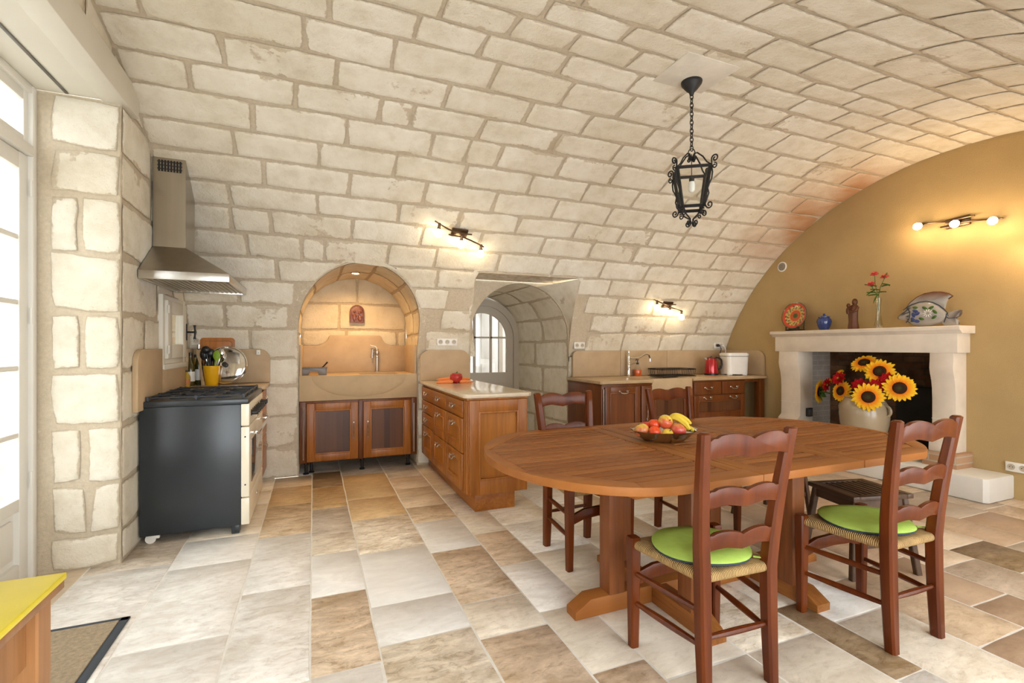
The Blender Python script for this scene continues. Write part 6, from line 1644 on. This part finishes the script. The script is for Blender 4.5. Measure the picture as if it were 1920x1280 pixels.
# ------------------------------------------------------------------ spot bars
def spotbar(c, xdir, nrm, L, label, power, group='wavy three-spot wall lights', tilt=.0, aim=-1.1, curve=.15):
    x = Vector(xdir).normalized(); n = Vector(nrm).normalized(); x = (x - n * x.dot(n)).normalized(); y = n.cross(x); B = basis(Vector((0, 0, 0)), x, y, n)
    B = B @ Matrix.Rotation(tilt, 4, 'Z')
    t = thing('spot_bar', label, 'wall light', c, 0, group); k = L / .52
    def put(name, bm, mat, par=None, sm=40): bmesh.ops.transform(bm, matrix=B, verts=bm.verts); return obj(name, bm, mat, par or t, smooth=sm)
    bm = BM(); add_box(bm, -.085 * k, .075 * k, -.045, .045, 0, .022, .008); put('base_plate', bm, 'brass')
    for s in (-1, 1):
        bm = BM(); P = [(s * (.11 - .38 * u) * k, s * (.018 - .0 - curve * max(0, u - .35) ** 1.3 * -1 * 1.0) , .035 + .012 * math.sin(PI * u)) for u in [i / 10 for i in range(11)]]
        add_tube(bm, P, .0075, 8); put('arm', bm, 'brass')
    for (sx, sy) in ((-.225 * k, .018 + curve * .44), (.015 * k, -.005), (.235 * k, -.018 - curve * .44)):
        d = Vector((sx * .25, aim, .75)).normalized(); o = Vector((sx, sy, .045)); bm = BM()
        M = look(o, d); add_lathe(bm, [(.010, -.012), (.014, -.005), (.014, .03), (.018, .034), (.018, .046)], 14, M); h = put('holder', bm, 'brass')
        bm = BM(); add_lathe(bm, [(.016, .042), (.027, .055), (.033, .075), (.032, .095), (.024, .11), (.010, .117), (0, .118)], 18, M, False); put('shade', bm, 'bulb', h, 70)
        ld = bpy.data.lights.new('spot_bulb', 'POINT'); ld.energy = power; ld.color = (1, .66, .33); ld.shadow_soft_size = .03
        lo = bpy.data.objects.new('spot_bulb', ld); COL.objects.link(lo); lo.location = Vector(c) + B.to_3x3() @ (o + d * .155)
def vaultpt(y): a = math.acos((y - CY) / RV); return Vector((0, y, CZ + RV * math.sin(a))), Vector((0, -math.cos(a), -math.sin(a)))
p, n = vaultpt(4.39); spotbar((1.278, p.y, p.z), (1, 0, 0), n, .52, 'wavy bronze three-spot bar on the vault above the niches', 0.22, tilt=-.06)
p, n = vaultpt(4.87); spotbar((4.14, p.y, p.z), (1, 0, 0), n, .50, 'wavy bronze three-spot bar low on the vault above the right-hand sink', 0.22, tilt=-.0, curve=.10)
spotbar((X1, 2.49, 2.42), (0, -1, 0), (-1, 0, 0), .60, 'wavy bronze three-spot bar on the ochre wall above the fireplace', 2.0, tilt=.05, aim=-.3, curve=.08)
spotbar((X1, 1.70, 2.10), (0, -1, 0), (-1, 0, 0), .60, 'wavy bronze three-spot bar at the extreme right edge of the photo', 2.0, tilt=.05, aim=-.3, curve=.08)

# ------------------------------------------------------------------ light and camera
def lamp(name, typ, loc, energy, col=(1, 1, 1), size=None, d=None, sy=None, portal=False, spot=None):
    l = bpy.data.lights.new(name, typ); l.energy = energy; l.color = col
    if typ == 'AREA':
        l.shape = 'RECTANGLE'; l.size = size; l.size_y = sy or size
        if portal: l.cycles.is_portal = True
    elif typ == 'SPOT': l.spot_size = spot; l.spot_blend = .8; l.shadow_soft_size = size or .03
    elif size: l.shadow_soft_size = size
    o = bpy.data.objects.new(name, l); COL.objects.link(o); o.location = loc
    if d: o.rotation_euler = Vector(d).to_track_quat('-Z', 'Y').to_euler()
    return o
lamp('niche_spot', 'SPOT', (NX - .04, 5.33, 2.04), 26, (1, .62, .28), .03, (0, .10, -1), spot=math.radians(150))
lamp('garden_door_portal', 'AREA', (EX - .2, (EY0 + EY1) / 2, 1.36), 1, size=EY1 - EY0, sy=2.72, d=(1, 0, 0), portal=True)
for a, b in FILL_WINS: lamp('fill_window_portal', 'AREA', ((a + b) / 2, YF - .52, 1.15), 1, size=b - a, sy=2.1, d=(0, 1, 0), portal=True)  # sky portals of the added fill windows
lamp('small_window_portal', 'AREA', (X0 - .33, (WY0 + WY1) / 2, 1.41), 1, size=.6, sy=.48, d=(1, 0, 0), portal=True)
lamp('hall_window_portal', 'AREA', (5.12, 7.95, 1.75), 1, size=1.5, sy=1.7, d=(-1, 0, 0), portal=True)
w = bpy.data.worlds.new('sky'); SC.world = w; w.use_nodes = True; nt = w.node_tree
bg = nt.nodes['Background']; bg.inputs['Color'].default_value = (.93, .97, 1.0, 1); bg.inputs['Strength'].default_value = 5.0
cam = bpy.data.cameras.new('camera'); co = bpy.data.objects.new('camera', cam); COL.objects.link(co); SC.camera = co
cam.sensor_width = 36; cam.lens = 36 * 900 / 1920; cam.shift_y = 10 / 1920; cam.clip_start = .02
th = math.atan(372 / 900); co.location = (0, 0, 1.28); co.rotation_euler = (PI / 2, 0, -th)
vs = SC.view_settings; vs.view_transform = 'Standard'; vs.look = 'None'; vs.gamma = 1; vs.use_curve_mapping = False; vs.exposure = 0.70
SC.cycles.max_bounces = 10; SC.cycles.diffuse_bounces = 6; SC.cycles.transparent_max_bounces = 16; SC.cycles.caustics_reflective = False; SC.cycles.caustics_refractive = False
SC.cycles.sample_clamp_indirect = 6
